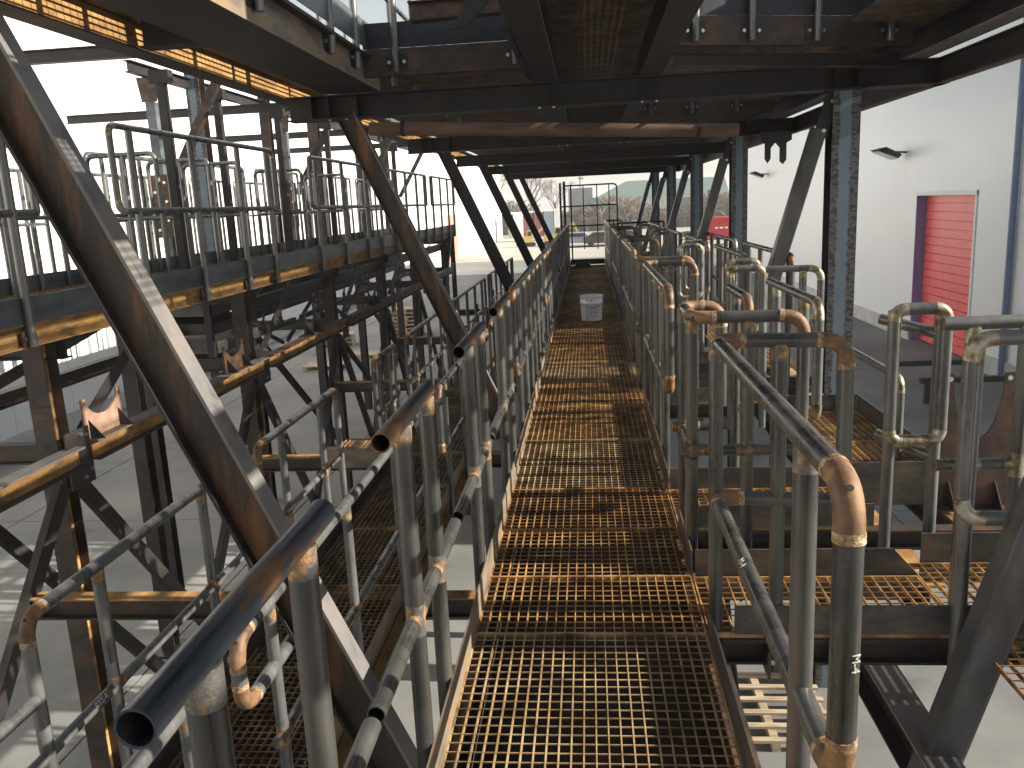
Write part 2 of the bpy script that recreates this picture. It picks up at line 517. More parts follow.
def flood_lamp(y, z, lab):
    X = 9.7
    t = thing('flood_lamp', lab, 'lamp', (X, y, z), 'flood lamps on the warehouse wall')
    MB().sweep([(X, y, z), (X - .35, y, z + .02)], .03, 8).build('arm', 'dark', t)
    MB().prism([(-.98, .16), (-.72, .22), (-.25, -.02), (-.34, -.12)], (X, y - .35, z - .05), (1, 0, 0), (0, 0, 1), -.7).build('lamp_head', 'dark', t)
    MB().prism([(-.93, .128), (-.9, .10), (-.36, -.135), (-.34, -.10)], (X, y - .30, z - .065), (1, 0, 0), (0, 0, 1), -.6).build('lamp_glass', 'lens', t)
flood_lamp(27.4, 2.62, 'black flood lamp high on the white wall just left of the red roller door')
flood_lamp(47.5, 2.6, 'smaller looking flood lamp on the far part of the white wall')

# ---- white hall on the left
def hall_left():
    X = -12.0; y0, y1 = -6.0, 120.0; ztop = 6.5
    t = thing('hall', 'long white hall on the left behind the steel frames with an orange red door', 'building', (X, y0, ZG))
    MB().box((X - 15, y0, ZG), (X - .08, y1, ztop)).build('building_core', 'white', t)
    m_ = MB(); m_.box((-.07, .008, 0), (0, 1.992, ztop - ZG - .4))
    me = m_.mesh('wall_panel'); me.materials.append(M['white'])
    y = y0
    while y < 118:
        if not (71.9 < y < 77.5):
            o = bpy.data.objects.new('wall_panel', me); o.parent = t
            o.location = (0, y - y0, .4); COL.objects.link(o)
        y += 2.0
    MB().box((X - .08, y0, ZG), (X + .03, 71.9, ZG + .39)).build('plinth', 'plinth', t)
    MB().box((X - .06, 72.3, ZG), (X - .01, 77.7, 1.0)).build('door', 'orangered', t)
    MB().box((X - .06, 72.0, 1.02), (X, 78.0, ztop)).build('wall_panel', 'white', t)
hall_left()

# ---- distant things
def tree_bare(x, y, h, spread, label, seed):
    rnd = random.Random(seed)
    t = thing('bare_tree', label, 'tree', (x, y, ZG), 'bare trees behind the yard')
    tr = MB(); cr = MB()
    tr.sweep([(x, y, ZG), (x + .2, y, ZG + h * .25), (x + .1, y, ZG + h * .5)], h * .018, 6)
    tips = []
    def grow(p, d, l, r, k):
        q = p + d * l
        tgt = tr if k < 2 else cr
        tgt.sweep([p, (p + q) / 2 + Vector((rnd.uniform(-1, 1), 0, rnd.uniform(-.5, .5))) * l * .06, q], r, 4 if k < 2 else 3, cap=False)
        if k >= 5: return
        for _ in range(3 if k < 4 else 4):
            nd = (d + Vector((rnd.uniform(-1, 1), rnd.uniform(-1, 1), rnd.uniform(-.35, .7))) * spread).normalized()
            grow(p + d * l * rnd.uniform(.55, 1), nd, l * rnd.uniform(.6, .78), r * .6, k + 1)
    for _ in range(5):
        d = Vector((rnd.uniform(-.7, .7), rnd.uniform(-.6, .6), 1)).normalized()
        grow(Vector((x + .1, y, ZG + h * rnd.uniform(.22, .5))), d, h * .26, h * .010, 1)
    tr.build('trunk', 'bark', t); cr.build('crown', 'bark', t)
tree_bare(-18, 170, 15, .75, 'tall bare tree furthest left beyond the parked containers', 1)
tree_bare(-11, 165, 13, .75, 'rounded bare tree behind the middle of the container row', 2)
tree_bare(-6.5, 172, 10, .8, 'low bare tree right of the rounded tree, left of the cage gate', 3)
tree_bare(-25, 160, 14, .75, 'bare tree by the far corner of the white hall', 4)

def scrub(x0, x1, y, h, seed, dens, name, m='scrub'):
    rnd = random.Random(seed)
    b = MB()
    n_ = int((x1 - x0) * dens)
    for i in range(n_):
        x = rnd.uniform(x0, x1); yy = y + rnd.uniform(-4, 4)
        hh = h * rnd.uniform(.45, 1.0) * (0.8 + .2 * math.sin(x * .35))
        a = rnd.uniform(-.3, .3) * hh; wd = rnd.uniform(.010, .03) * hh
        b.add([(x - wd, yy, ZG), (x + wd, yy + .3, ZG), (x + a + wd * .3, yy, ZG + hh), (x + a - wd * .2, yy, ZG + hh * .9)], [(0, 1, 2, 3)])
        for k in range(3):
            z = ZG + hh * rnd.uniform(.3, .95); q = rnd.uniform(-1, 1) * hh * .35
            b.add([(x, yy, z), (x + q, yy + .2, z + hh * .18), (x + q * 1.05, yy - .2, z + hh * .22), (x, yy, z + hh * .07)], [(0, 1, 2, 3)])
    o = b.build(name, m)
    tag(o, 'belt of dry brown scrub and bare bushes across the far edge of the yard', 'scrub', None, 'stuff')
scrub(-40, 60, 140, 5.0, 5, 95, 'scrub_belt')

def container(x0, x1, y, z1, m, label, roof='white', name='container', z0=ZG + .5):
    t = thing(name, label, 'container', ((x0 + x1) / 2, y, ZG), 'containers parked at the far end of the yard')
    MB().box((x0, y, z0), (x1, y + 2.4, z1)).build('body', m, t)
    nb = max(3, int((x1 - x0) / .4))
    b = MB()
    for k in range(nb):
        xx = x0 + (x1 - x0) * (k + .5) / nb
        b.box((xx - .07, y - .04, z0 + .1), (xx + .07, y + .01, z1 - .1))
    b.build('corrugation', m, t)
    MB().box((x0 - .04, y - .06, z1), (x1 + .04, y + 2.46, z1 + .22)).build('roof', roof, t)
    return t
for (p0_, p1_, zt, m_, lab) in ((508.5, 513.5, .5, 'contA', 'narrow grey green container at the left end of the far row'), (513.9, 523.5, .5, 'wall', 'pale grey container beside the narrow grey green one'),
        (524, 533, .55, 'contB', 'dark red container left of the middle of the far row'), (534.5, 543, .6, 'contB', 'second dark red container, right of the middle of the far row'),
        (544, 553.5, .65, 'contC', 'blue grey container right of the dark red ones'), (554, 560, .7, 'white', 'white container at the right end of the far row behind the gate post')):
    container((p0_ - 587) * .131, (p1_ - 587) * .131, 110, zt, m_, lab)
c = container(9.9, 14.4, 82, -.62, 'contR', 'red container low between the braces beyond the warehouse corner', 'contR')
for k in range(3):
    MB().box((11.9 + .45 * k, 81.93, -1.45), (12.2 + .45 * k, 81.955, -1.3)).build('white_mark', 'white', c)
def house():
    t = thing('house', 'cream house with a grey tiled roof beyond the red container', 'building', (22, 150, ZG))
    MB().box((16, 150, ZG), (34, 160, -.9)).build('wall', 'cream', t)
    MB().prism([(-.6, 0), (18.6, 0), (16.5, 2.5), (1.6, 2.5)], (16, 149.5, -.9), (1, 0, 0), (0, 0, 1), -11).build('roof', 'greyroof', t)
    for k in range(4):
        f = MB().box((17.5 + k * 3.4, 149.9, -2.3), (18.7 + k * 3.4, 150.02, -1.3)).build('window', 'dark', t)
        MB().box((17.4 + k * 3.4, 149.85, -2.4), (18.8 + k * 3.4, 149.95, -2.3)).build('sill', 'white', f)
    MB().box((21, 153, 1.0), (21.8, 153.8, 2.6)).build('chimney', 'brownplate', t)
house()
def shed_green():
    t = thing('green_shed', 'long low shed with a pale green roof on the skyline right of the gate', 'building', (10, 190, ZG))
    MB().box((2, 190, ZG), (30, 200, 2.2)).build('wall', 'plinth', t)
    MB().prism([(-.5, 0), (28.5, 0), (27.5, 3.4), (6.5, 3.4)], (2, 189.5, 2.2), (1, 0, 0), (0, 0, 1), -11).build('roof', 'greenroof', t)
shed_green()
def tower():
    t = thing('plant_tower', 'grey square plant building with a thin mast seen through the gate', 'building', (-2, 200, ZG))
    MB().box((-4.4, 200, ZG), (1.2, 206, 4.8)).build('wall', 'greyroof', t)
    MB().sweep([(-1.6, 202, 4.8), (-1.6, 202, 9.5)], .18, 6).build('mast', 'greyroof', t)
    MB().box((-2.0, 201.8, 6.8), (-.9, 202.2, 7.2)).build('antenna', 'greyroof', t)
tower()
def teal_cabin():
    t = thing('teal_cabin', 'small teal cabin with a sloping roof seen through the gate', 'building', (1.8, 150, ZG))
    MB().box((.2, 150, ZG), (3.6, 153, 1.2)).build('wall', 'teal', t)
    MB().prism([(-.2, 0), (3.9, 0), (3.2, .7), (.3, 1.2)], (0, 149.8, 1.2), (1, 0, 0), (0, 0, 1), -3.5).build('roof', 'teal', t)
teal_cabin()
def digger(x, y, label, s=1.0):
    t = thing('excavator', label, 'excavator', (x, y, ZG), 'yellow machines beyond the walkway end')
    P = lambda a, b, c: (x + a * s, y + b * s, ZG + c * s)
    for k in (0, 1.4):
        MB().prism([(-1.5, 0), (1.5, 0), (1.8, .35), (1.4, .7), (-1.4, .7), (-1.8, .35)], P(0, k, 0), (s, 0, 0), (0, 0, s), -.5 * s).build('track', 'dark', t)
    MB().prism([(-1.5, .75), (1.2, .75), (1.2, 1.7), (.2, 1.8), (-1.5, 1.6)], P(0, -.3, 0), (s, 0, 0), (0, 0, s), -2.0 * s).build('body', 'yellow', t)
    c_ = MB().prism([(.2, 1.7), (1.3, 1.7), (1.2, 2.9), (.3, 2.9)], P(0, -.3, 0), (s, 0, 0), (0, 0, s), -1.0 * s).build('cab', 'yellow', t)
    MB().prism([(.35, 1.9), (1.15, 1.9), (1.1, 2.7), (.4, 2.7)], P(0, -.26, 0), (s, 0, 0), (0, 0, s), .04 * s).build('window', 'dark', c_)
    b = MB()
    b.obox(P(2.2, .6, 2.4), (Vector((.75, 0, .66)), Vector((0, 1, 0)), Vector((-.66, 0, .75))), (1.5 * s, .16 * s, .2 * s))
    b.obox(P(3.6, .6, 2.5), (Vector((.45, 0, -.89)), Vector((0, 1, 0)), Vector((.89, 0, .45))), (1.1 * s, .14 * s, .16 * s))
    b.build('arm', 'yellow', t)
    MB().prism([(3.7, .9), (4.5, 1.2), (4.6, 1.7), (4.0, 1.75)], P(0, .2, 0), (s, 0, 0), (0, 0, s), -.8 * s).build('bucket', 'dark', t)
digger(-7.0, 95, 'yellow excavator on tracks at left, seen between two slanting braces', .62)
digger(-3.9, 95, 'yellow excavator with raised arm next to the far end of the left railing', .7)
def car(x, y, m, label):
    t = thing('parked_car', label, 'car', (x, y, ZG), 'cars parked beyond the yard')
    MB().prism([(-2, .3), (2, .3), (2.05, .8), (1.2, .95), (.7, 1.4), (-1.0, 1.42), (-1.7, .95), (-2.05, .85)], (x, y, ZG), (1, 0, 0), (0, 0, 1), -1.6).build('body', m, t)
    MB().prism([(.65, .98), (.5, 1.33), (-.9, 1.35), (-1.4, .98)], (x, y - .02, ZG), (1, 0, 0), (0, 0, 1), -1.64).build('window', 'dark', t)
    for a in (-1.25, 1.25):
        MB().sweep([(x + a, y - .03, ZG + .32), (x + a, y + .2, ZG + .32)], .32, 12).build('wheel', 'dark', t)
car(18.3, 118, 'bluecar', 'blue car parked beyond the red container')
car(3.9, 92, 'toe', 'dark car parked behind the right half of the gate')
car(-1.1, 92, 'contC', 'pale blue car parked behind the left half of the gate')
car(1.5, 90, 'brownplate', 'dark red car parked behind the middle of the gate')
b = MB()
rnd = random.Random(3)
for k in range(160):
    x = rnd.uniform(11, 22); yy = rnd.uniform(94, 98); hh = 1.1 * max(.2, 1 - abs(x - 16) / 7)
    r_ = rnd.uniform(.15, .5)
    z = ZG + rnd.uniform(0, hh * 1.6)
    b.obox((x, yy, z), (Vector((1, .2, .1)).normalized(), Vector((-.2, 1, .1)).normalized(), Vector((-.1, -.1, 1)).normalized()), (r_, r_ * .8, r_ * .6))
tag(b.build('earth_heap', 'brownplate', None, (16, 96, ZG)), 'dark brown heap of earth and scrap behind the red container', 'heap', None, 'stuff')
b = MB().box((9.9, 66, ZG - .019), (44, 79, ZG + .02)); tag(b.build('grass_verge', 'grass'), None, None, None, 'structure')
tag(MB().sweep([(-22.4, 40, ZG), (-22.3, 40, 9.5)], .16, 8).build('lamp_mast', 'mast', None, (-22.4, 40, ZG)), 'pale thin lamp mast rising behind the upper left railings', 'mast')

# pallets
def pallet_mesh():
    deck = MB()
    for k in range(7):
        deck.box((-.6, -.4 + k * .117, .122), (.6, -.4 + k * .117 + .095, .144))
    run = MB()
    for yy in (-.4, -.05, .3):
        run.box((-.6, yy, 0), (.6, yy + .1, .02))
        for xx in (-.6, -.07, .46): run.box((xx, yy, .02), (xx + .14, yy + .1, .122))
    a = deck.mesh('deck_boards'); c_ = run.mesh('bearers')
    a.materials.append(M['wood']); c_.materials.append(M['wood'])
    return a, c_
PD, PR = pallet_mesh()
def pallet(x, y, z, rz, label, group):
    t = thing('wooden_pallet', label, 'pallet', (x, y, z), group)
    t.rotation_euler = (0, 0, rz)
    for n_, me in (('deck_boards', PD), ('bearers', PR)):
        o = bpy.data.objects.new(n_, me); o.parent = t; COL.objects.link(o)
for k in range(7):
    pallet(-6.9 + random.uniform(-.06, .06), 31.0, ZG + .146 * k, random.uniform(-.06, .06),
           ['wooden pallet at the bottom of the tall stack on the left yard', 'second pallet from the ground in the tall stack', 'third pallet from the ground in the tall stack',
            'middle pallet of the tall stack of seven', 'third pallet from the top of the tall stack', 'second pallet from the top of the tall stack', 'topmost wooden pallet of the tall stack'][k], 'pallets in the tall stack')
for k in range(3):
    pallet(-9.0, 29.0, ZG + .146 * k, .3, ['bottom pallet of the low stack left of the tall stack', 'middle pallet of the low stack left of the tall stack', 'top pallet of the low stack left of the tall stack'][k], 'pallets in the low stack')
pallet(-8.1, 24.6, ZG, .05, 'dark wooden pallet lying alone on the concrete nearest the left columns', None)
pallet(-7.4, 26.4, ZG, -.1, 'wooden pallet lying alone between the low stack and the near one', None)
t = thing('wooden_pallet', 'open slatted wooden pallet on the sunlit concrete below the right edge of the walkway', 'pallet', (1.5, 6.9, ZG))
for k in range(6):
    MB().box((.85, 6.42 + k * .2, ZG + .08), (2.0, 6.48 + k * .2, ZG + .105)).build('slat', 'wood', t)
for xx in (.9, 1.42, 1.9): MB().box((xx, 6.42, ZG), (xx + .07, 7.5, ZG + .0795)).build('bearer', 'wood', t)
pallet(8.2, 29.5, ZG, R(85), 'dark pallet on the ground by the wall left of the red door', None)
pallet(8.2, 31.2, ZG, R(88), 'second dark pallet by the wall further left of the red door', None)
# black scrap and trestle right
def trestle():
    t = thing('steel_trestle', 'low black steel trestle on the ground before the red door', 'trestle', (8.0, 19.0, ZG))
    for yy in (18.3, 20.2): MB().box((7.0, yy, ZG + .45), (9.1, yy + .12, ZG + .57)).build('bar', 'dark', t)
    for x in (7.1, 8.9):
        for yy in (18.3, 20.2): MB().box((x, yy, ZG), (x + .1, yy + .1, ZG + .45)).build('leg', 'dark', t)
trestle()
b = MB()
for k in range(40):
    b.obox((8.8 + rnd.uniform(-.8, .8), 15.6 + rnd.uniform(-.9, .9), ZG + rnd.uniform(.03, .4)),
           (Vector((1, .3 * rnd.uniform(-1, 1), .2)).normalized(), Vector((-.3, 1, .1)).normalized(), Vector((0, -.1, 1)).normalized()),
           (rnd.uniform(.1, .5), rnd.uniform(.04, .2), rnd.uniform(.02, .1)))
tag(b.build('scrap_heap', 'tarp', None, (8.8, 15.6, ZG)), 'black heap of scrap on the concrete by the warehouse plinth', 'scrap', None, 'stuff')

# ================================================================ STEELWORK
FR = [-2.1, 2.82, 7.5, 12.45, 17.1, 22.2, 27.3]        # cross frames along the walkway
FRN = ['behind the viewer', 'nearest the viewer', 'just beyond the double posts', 'in the middle distance', 'fourth along the walkway', 'fifth along the walkway', 'at the far end']
H3 = lambda a: (a, a, a)

def grating_mesh(w, l, px=.0385, py=.045, hb=.018, tb=.0042, edge=True, cross=False):
    b = MB()
    n_ = max(2, round(w / px))
    for i in range(n_ + 1):
        x = w * i / n_
        t_ = tb if 0 < i < n_ or not edge else tb * 1.3
        b.box((x - t_ / 2, 0, -hb if not cross else -.012), (x + t_ / 2, l, 0 if not cross else -.0012))
    m_ = max(2, round(l / py))
    for j in range(m_ + 1):
        y = l * j / m_
        if edge and j in (0, m_):
            b.box((0, y - .003 if j == 0 else y - .005, -hb), (w, y + .005 if j == 0 else y + .003, .0015))
        else:
            b.box((0, y - .0015, -hb if cross else -.0055), (w, y + .0015, 0 if cross else -.0012))
    return b
GC = {}
def grating(x0, x1, y0, y1, z, label, group, cat='grating', m='grate', **k):
    key = (round(x1 - x0, 3), round(y1 - y0, 3), m, tuple(sorted(k.items())))
    if key not in GC:
        me = grating_mesh(x1 - x0, y1 - y0, **k).mesh('grating_panel')
        me.materials.append(M[m]); GC[key] = me
    o = bpy.data.objects.new('grating_panel', GC[key])
    COL.objects.link(o)
    o.location = (x0, y0, z)
    return tag(o, label, cat, group)
def plate(name, a, b, m, label, cat='plate', group=None):
    return tag(MB().box(a, b).build(name, m, None, a), label, cat, group)

# ---------------------------------------------------------------- main walkway
edges = [-.6, .95, 1.95, 2.93, 3.43, 3.98, 4.58, 5.6] + [6.58 + .96 * k for k in range(17)]
gl = ['under the feet of the viewer', 'just below the lower edge of the view', 'filling the near end of the walkway', 'level with the nearest right side platform, fully sunlit',
      'just beyond the nearest side platform', 'level with the second side platform', 'just beyond the second side platform']
for i in range(len(edges) - 1):
    lab = gl[i] if i < len(gl) else '%s from the white bucket' % ('' if i > 40 else ['fifth toward the viewer', 'fourth toward the viewer', 'third toward the viewer', 'second toward the viewer', 'just in front, still partly sunlit,', 'carrying the bucket, next away'] + ['%s away, in shade,' % s for s in ORD[1:]])[i - 7]
    grating(-.472, .398, edges[i] + .002, edges[i + 1] - .003, random.uniform(-.001, .001), 'rusty walkway grating panel ' + lab, 'walkway grating panels', m=['grate', 'grate', 'grateC', 'grate', 'grate', 'grateB', 'grateC', 'grate', 'grate', 'grateC'][i] if i < 10 else ['grate', 'grateB'][i % 2])
plate('kick_plate', (-.480, -.6, -.03), (-.474, 22.3, .115), 'toerust', 'rusty kick plate along the left edge of the main walkway', 'kick plate')
gaps = [(2.93, 3.43), (3.98, 4.56), (6.62, 7.14), (7.62, 8.22), (10.95, 11.5), (12.1, 12.65), (15.6, 16.15), (16.75, 17.3)]
yy = -.6
for i, (a, b_) in enumerate(gaps + [(22.3, 22.3)]):
    if a - yy > .05:
        plate('kick_plate', (.402, yy, -.03), (.408, a, .115), 'toe', '%s dark kick plate length along the right edge of the main walkway' % ORD[i], 'kick plate', 'right kick plates')
    yy = b_
plate('kick_plate', (-.474, 22.26, 0), (.4, 22.27, .14), 'dark', 'black kick plate closing the far end of the main walkway', 'kick plate')
for x, side in ((-.485, 'left'), (.415, 'right')):
    ibeam('walkway_stringer', 'dark stringer beam carrying the %s edge of the main walkway' % side, 'beam', (x, -1, -.14), (x, 22.4, -.14), .2, .09, (0, 0, 1), ['darkbeam', 'gusset', 'darkbeam'])
for i, (a, b_) in enumerate([(-.6, 2.9), (2.91, 6.5), (6.51, 11.0), (11.01, 16.5), (16.51, 22.2)]):  # dark sheets added below both gratings so the gaps show near black
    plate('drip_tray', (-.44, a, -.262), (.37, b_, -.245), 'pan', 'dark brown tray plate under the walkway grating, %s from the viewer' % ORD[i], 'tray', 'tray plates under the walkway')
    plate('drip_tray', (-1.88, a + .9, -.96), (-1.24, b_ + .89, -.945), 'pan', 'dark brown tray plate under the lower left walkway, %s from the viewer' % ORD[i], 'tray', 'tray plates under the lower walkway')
# black sheet roll at the walkway end
t = thing('black_bundle', 'flat black bundle lying at the far end of the main walkway', 'bundle', (-.15, 21.3, .0))
MB().box((-.36, 21.1, .004), (.03, 21.6, .09)).build('body', 'tarp', t)
MB().sweep([(-.32, 21.1, .11), (.0, 21.12, .115)], .035, 8).build('roll', 'tarp', t)

def bucket():
    x, y = .015, 11.6
    t = thing('bucket', 'white paint bucket with grey print standing on the main walkway', 'bucket', (x, y, .002))
    def lathe(prof, n=40):
        b = MB(); vs = []; fs = []
        for r, z in prof:
            for k in range(n):
                a = 2 * math.pi * k / n
                vs.append((x + r * math.cos(a), y + r * math.sin(a), z))
        for i in range(len(prof) - 1):
            for k in range(n):
                fs.append((i * n + k, i * n + (k + 1) % n, (i + 1) * n + (k + 1) % n, (i + 1) * n + k))
        fs.append(tuple(range(n - 1, -1, -1)))
        return b.add(vs, fs, True)
    lathe([(.138, .003), (.141, .01), (.150, .235), (.159, .238), (.160, .252), (.152, .256), (.155, .325), (.163, .328), (.163, .342), (.156, .343), (.152, .33), (.138, .03), (.0, .03)]).build('body', 'bucket', t)
    lathe([(.0, .255), (.149, .257), (.149, .25), (.0, .25)]).build('contents', 'gusset', t)
    pr = MB()
    def mark(a, z, da, dz, r):
        q = []
        for (s, v) in ((-1, -1), (1, -1), (1, 1), (-1, 1)):
            aa = a + s * da
            q.append((x + r * math.cos(aa), y + r * math.sin(aa), z + v * dz))
        pr.add(q, [(0, 1, 2, 3)])
    F = -math.pi / 2
    mark(F - .42, .12, .022, .11, .1492); mark(F - .42, .29, .022, .03, .1555)
    for (a, z, da, dz) in ((.02, .285, .05, .006), (.02, .285, .014, .018), (.02, .3, .03, .004)): mark(F + a, z, da, dz, .1558)
    for k in range(16):
        aa = 2 * math.pi * k / 16
        mark(F + .22 + .30 * math.cos(aa), .12 + .055 * math.sin(aa), .03, .004, .1497)
    for k in range(5):
        mark(F + .02 + .13 * k, .12 + .012 * ((k * 7) % 3 - 1), .04, .007, .1497)
    pr.build('print', 'print', t)
    h = [(x + .163 * math.cos(a), y + .163 * math.sin(a) - .012, .29 - .10 * math.sin((a - math.pi) * 1) ** 2 * 0 - .0) for a in [math.pi * (1 + k / 16) for k in range(17)]]
    MB().sweep([(p[0], p[1], .315 - .13 * math.sin(math.pi * i / 16)) for i, p in enumerate(h)], .003, 6).build('handle', 'print', t)
bucket()

# ---------------------------------------------------------------- left guard rail of the main walkway
LX, LZ = -.505, 1.063
lt = [(.72, 1.335, [.866, 1.218]), (1.755, 2.31, [1.96, 2.276]), (2.905, 3.53, [3.12, 3.48]), (4.02, 4.76, [4.25, 4.66])]
lmid = [(-.3, 1.505), (1.54, 2.62), (2.68, 3.60), (3.66, 4.80)]
names = ['open ended handrail pipe closest to the viewer, its large dark mouth facing us',
         'second open ended handrail pipe on the left, smaller mouth above the closest pipe',
         'third open ended handrail pipe on the left, in front of the second slanting beam',
         'fourth open ended handrail pipe on the left, ending just before the rusty elbow']
K = 1.074
lt = [(a * K, b_ * K, [p * K for p in ps]) for a, b_, ps in lt]
lmid = [(a * K, b_ * K) for a, b_ in lmid]
for i in range(4):
    a, b_, ps = lt[i]
    q0, q1 = lmid[i]
    guard(names[i], [[(LX, a, LZ), (LX, b_, LZ)]], [[(LX, q0, .494), (LX, q1, .494)]],
          [(LX, y, -.16, LZ - .01) for y in ps], 'open handrail lengths on the left of the main walkway', open_end=True, n=20, toppm='darkpipe', plate=(1, 0))
ly = [(5.43, 9.0), (9.35, 13.6), (13.95, 18.2), (18.55, 22.2)]
for i, (a, b_) in enumerate(ly):
    ps = []
    y = a + .28
    while y < b_ - .1:
        ps.append((LX, y, -.16, LZ - .01)); y += .56
    guard(['left guard rail with a rusty elbow facing the viewer, beyond the open pipe lengths', 'left guard rail length beside the white bucket', 'left guard rail length beyond the white bucket', 'left guard rail length reaching the end gate'][i],
          [[(LX, b_, .50), (LX, a, .50), (LX, a, LZ), (LX, b_, LZ)]], [], ps, 'continuous left guard rails of the main walkway', n=12 if i == 0 else 8, weld=i < 2, toppm='greypipe' if i else 'pipe')

# ---------------------------------------------------------------- right guard rails of the main walkway
RX, RZ = .437, 1.10
def right_L(label, y0, y1, xe, n=14, ps=None, zm=.52, weld=True, em='elbow', sp=.6):
    top = [(xe, y1 - .06, -.16), (xe, y1 - .06, RZ), (RX, y1, RZ), (RX, y0, RZ), (RX, y0, zm), (RX, y1, zm), (xe, y1 - .06, zm)]
    if ps is None:
        ps = []; y = y0 + .3
        while y < y1 - .25:
            ps.append(y); y += sp
    posts = [(RX, y, -.16, RZ - .01) for y in ps] + [(RX, y1 - .01, -.16, RZ - .01), ((RX + xe) / 2, y1 - .03, -.16, RZ - .01)]
    return guard(label, [top], [], posts, 'right guard rails with turned back ends', r=.0265, n=n, weld=weld, em=em, toppm='pipe', plate=(-1, 0) if n > 10 else None)
def right_U(label, y0, y1, xe, n=14, zm=.52, weld=True):
    top = [(xe, y0 - .03, -.16), (xe, y0 - .03, RZ), (RX - .01, y0, RZ), (RX - .01, y1, RZ), (RX + .17, y1, RZ), (RX + .17, y1, .62)]
    mid = [(xe, y0 - .03, zm), (RX - .01, y0, zm), (RX - .01, y1, zm), (RX + .15, y1, zm)]
    return guard(label, [top], [mid], [(RX - .01, y0 + .02, -.16, RZ - .01), ((RX + xe) / 2, y0 - .01, -.16, RZ - .01), (RX - .01, y1 - .02, -.16, RZ - .01)],
                 'short U shaped guard rails between side platforms', r=.0265, rm=.024, n=n, weld=weld, plate=(-1, 0) if n > 10 else None)
right_L('closest right guard rail with a large rusty elbow and two bends', 1.42, 2.98, .87, 20, [1.72])
right_U('short U shaped guard rail with a rusty looped corner, second on the right', 3.58, 3.97, .88, 16)
right_L('right guard rail with a bright rusty elbow facing the viewer, third on the right', 4.72, 6.75, .82, 14, sp=.5)
right_U('small U shaped guard rail beyond the third right rail', 7.2, 7.64, .86, 10)
right_L('long right guard rail beside the white bucket', 8.3, 10.85, .86, 10, sp=.5)
right_U('small U shaped guard rail just beyond the bucket on the right', 11.55, 12.05, .86, 8, weld=False)
right_L('right guard rail with dark turned end beyond the bucket', 12.7, 15.5, .86, 8, weld=False)
right_U('small U shaped guard rail near the far end on the right', 16.2, 16.7, .86, 8, weld=False)
right_L('last right guard rail before the end gate', 17.4, 22.2, .86, 8, weld=False)

# ---------------------------------------------------------------- side platforms on the right
pn = ['nearest side platform', 'second side platform', 'third side platform', 'fourth side platform', 'fifth side platform', 'sixth side platform', 'seventh side platform', 'eighth side platform']
for i, (a, b_) in enumerate(gaps):
    grating(.412, 1.335, a + .01, b_ - .01, -.004, 'rusty grating of the %s right of the walkway' % pn[i], 'side platform gratings', px=.046, py=.046, edge=True)
    me = MB()
    me.prism([(.42, -.12), (1.335, -.12), (1.36, -.02), (1.24, .115), (.42, .115)], (0, b_ + .004, 0), (1, 0, 0), (0, 0, 1), -.008)
    tag(me.build('kick_plate', 'toe', None, (.42, b_, -.12)), 'dark kick plate with a sloped end on the far side of the %s' % pn[i], 'kick plate', 'side platform kick plates')
    plate('kick_plate', (.50, a - .012, .002), (1.335 if i else 2.0, a - .004, .115), 'toe', 'dark kick plate on the near side of the %s' % pn[i], 'kick plate', 'side platform kick plates')
    if i < 4:
        ibeam('platform_beam', 'dark channel beam under the near edge of the %s' % pn[i], 'beam', (.43, a + .05, -.085), (2.0, a + .05, -.085), .10, .08, (0, 0, 1), ['darkbeam', 'beam', 'darkbeam'])
# long outer grating on the right
for i, (a, b_) in enumerate([(-.8, .6), (.6, 2.0), (2.0, 2.86), (2.87, 3.55)]):
    grating(1.345, 2.0, a + .004, b_ - .004, -.004, ['outer grating panel behind the viewer', 'outer grating panel beside the viewer', 'outer grating panel at the right edge below the slanting tube', 'sunlit outer grating panel joining the nearest side platform'][i], 'outer grating panels', px=.046)
plate('kick_plate', (1.40, 3.556, -.1), (2.1, 3.564, .13), 'toe', 'dark kick plate across the far end of the sunlit outer grating', 'kick plate')
for i, (a, b_) in enumerate([(4.62, 5.42), (5.43, 6.23)]):
    grating(1.43, 1.93, a, b_, -.002, ['near grating panel of the boxed platform in front of the blue column', 'far grating panel of the boxed platform in front of the blue column'][i], 'boxed platform gratings', px=.046)
t = thing('edge_frame', 'dark rusty edge frame around the boxed platform in front of the blue column', 'kick plate', (1.42, 4.6, -.1))
MB().box((1.42, 4.60, -.13), (1.945, 4.608, .12)).build('kick_plate', 'toe', t)
MB().box((1.937, 4.609, -.13), (1.945, 6.24, .12)).build('kick_plate', 'toe', t)
MB().box((1.42, 6.241, -.13), (1.936, 6.249, .12)).build('kick_plate', 'toe', t)
for x, s in ((1.46, 'left'), (1.93, 'right')):
    ibeam('outer_beam', 'orange topped beam under the outer platforms, %s of the pair' % s, 'beam', (x, 3.59, -.21), (x, 9.6, -.21), .16, .13, (0, 0, 1), ['darkbeam', 'orange', 'darkbeam'], group='beams under the outer platforms')
ibeam('low_beam', 'rusty beam below the nearest side platform, its grey top sunlit', 'beam', (1.18, 1.4, -.46), (1.18, 4.7, -.46), .18, .13, (0, 0, 1), ['darkbeam', 'paleflange', 'darkbeam'])
ibeam('low_strut', 'dark strut post under the walkway right of the pallet', 'beam', (.93, 4.6, -3), (.66, 4.6, -.25), .1, .1, (1, 0, 0), H3('darkbeam'), single=True)
tag(MB().box((1.22, 3.5, -.70), (1.36, 4.3, -.56)).build('timber_block', 'yellowwood', None, (1.22, 3.5, -.7)), 'yellow timber block lying under the nearest side platform', 'timber')

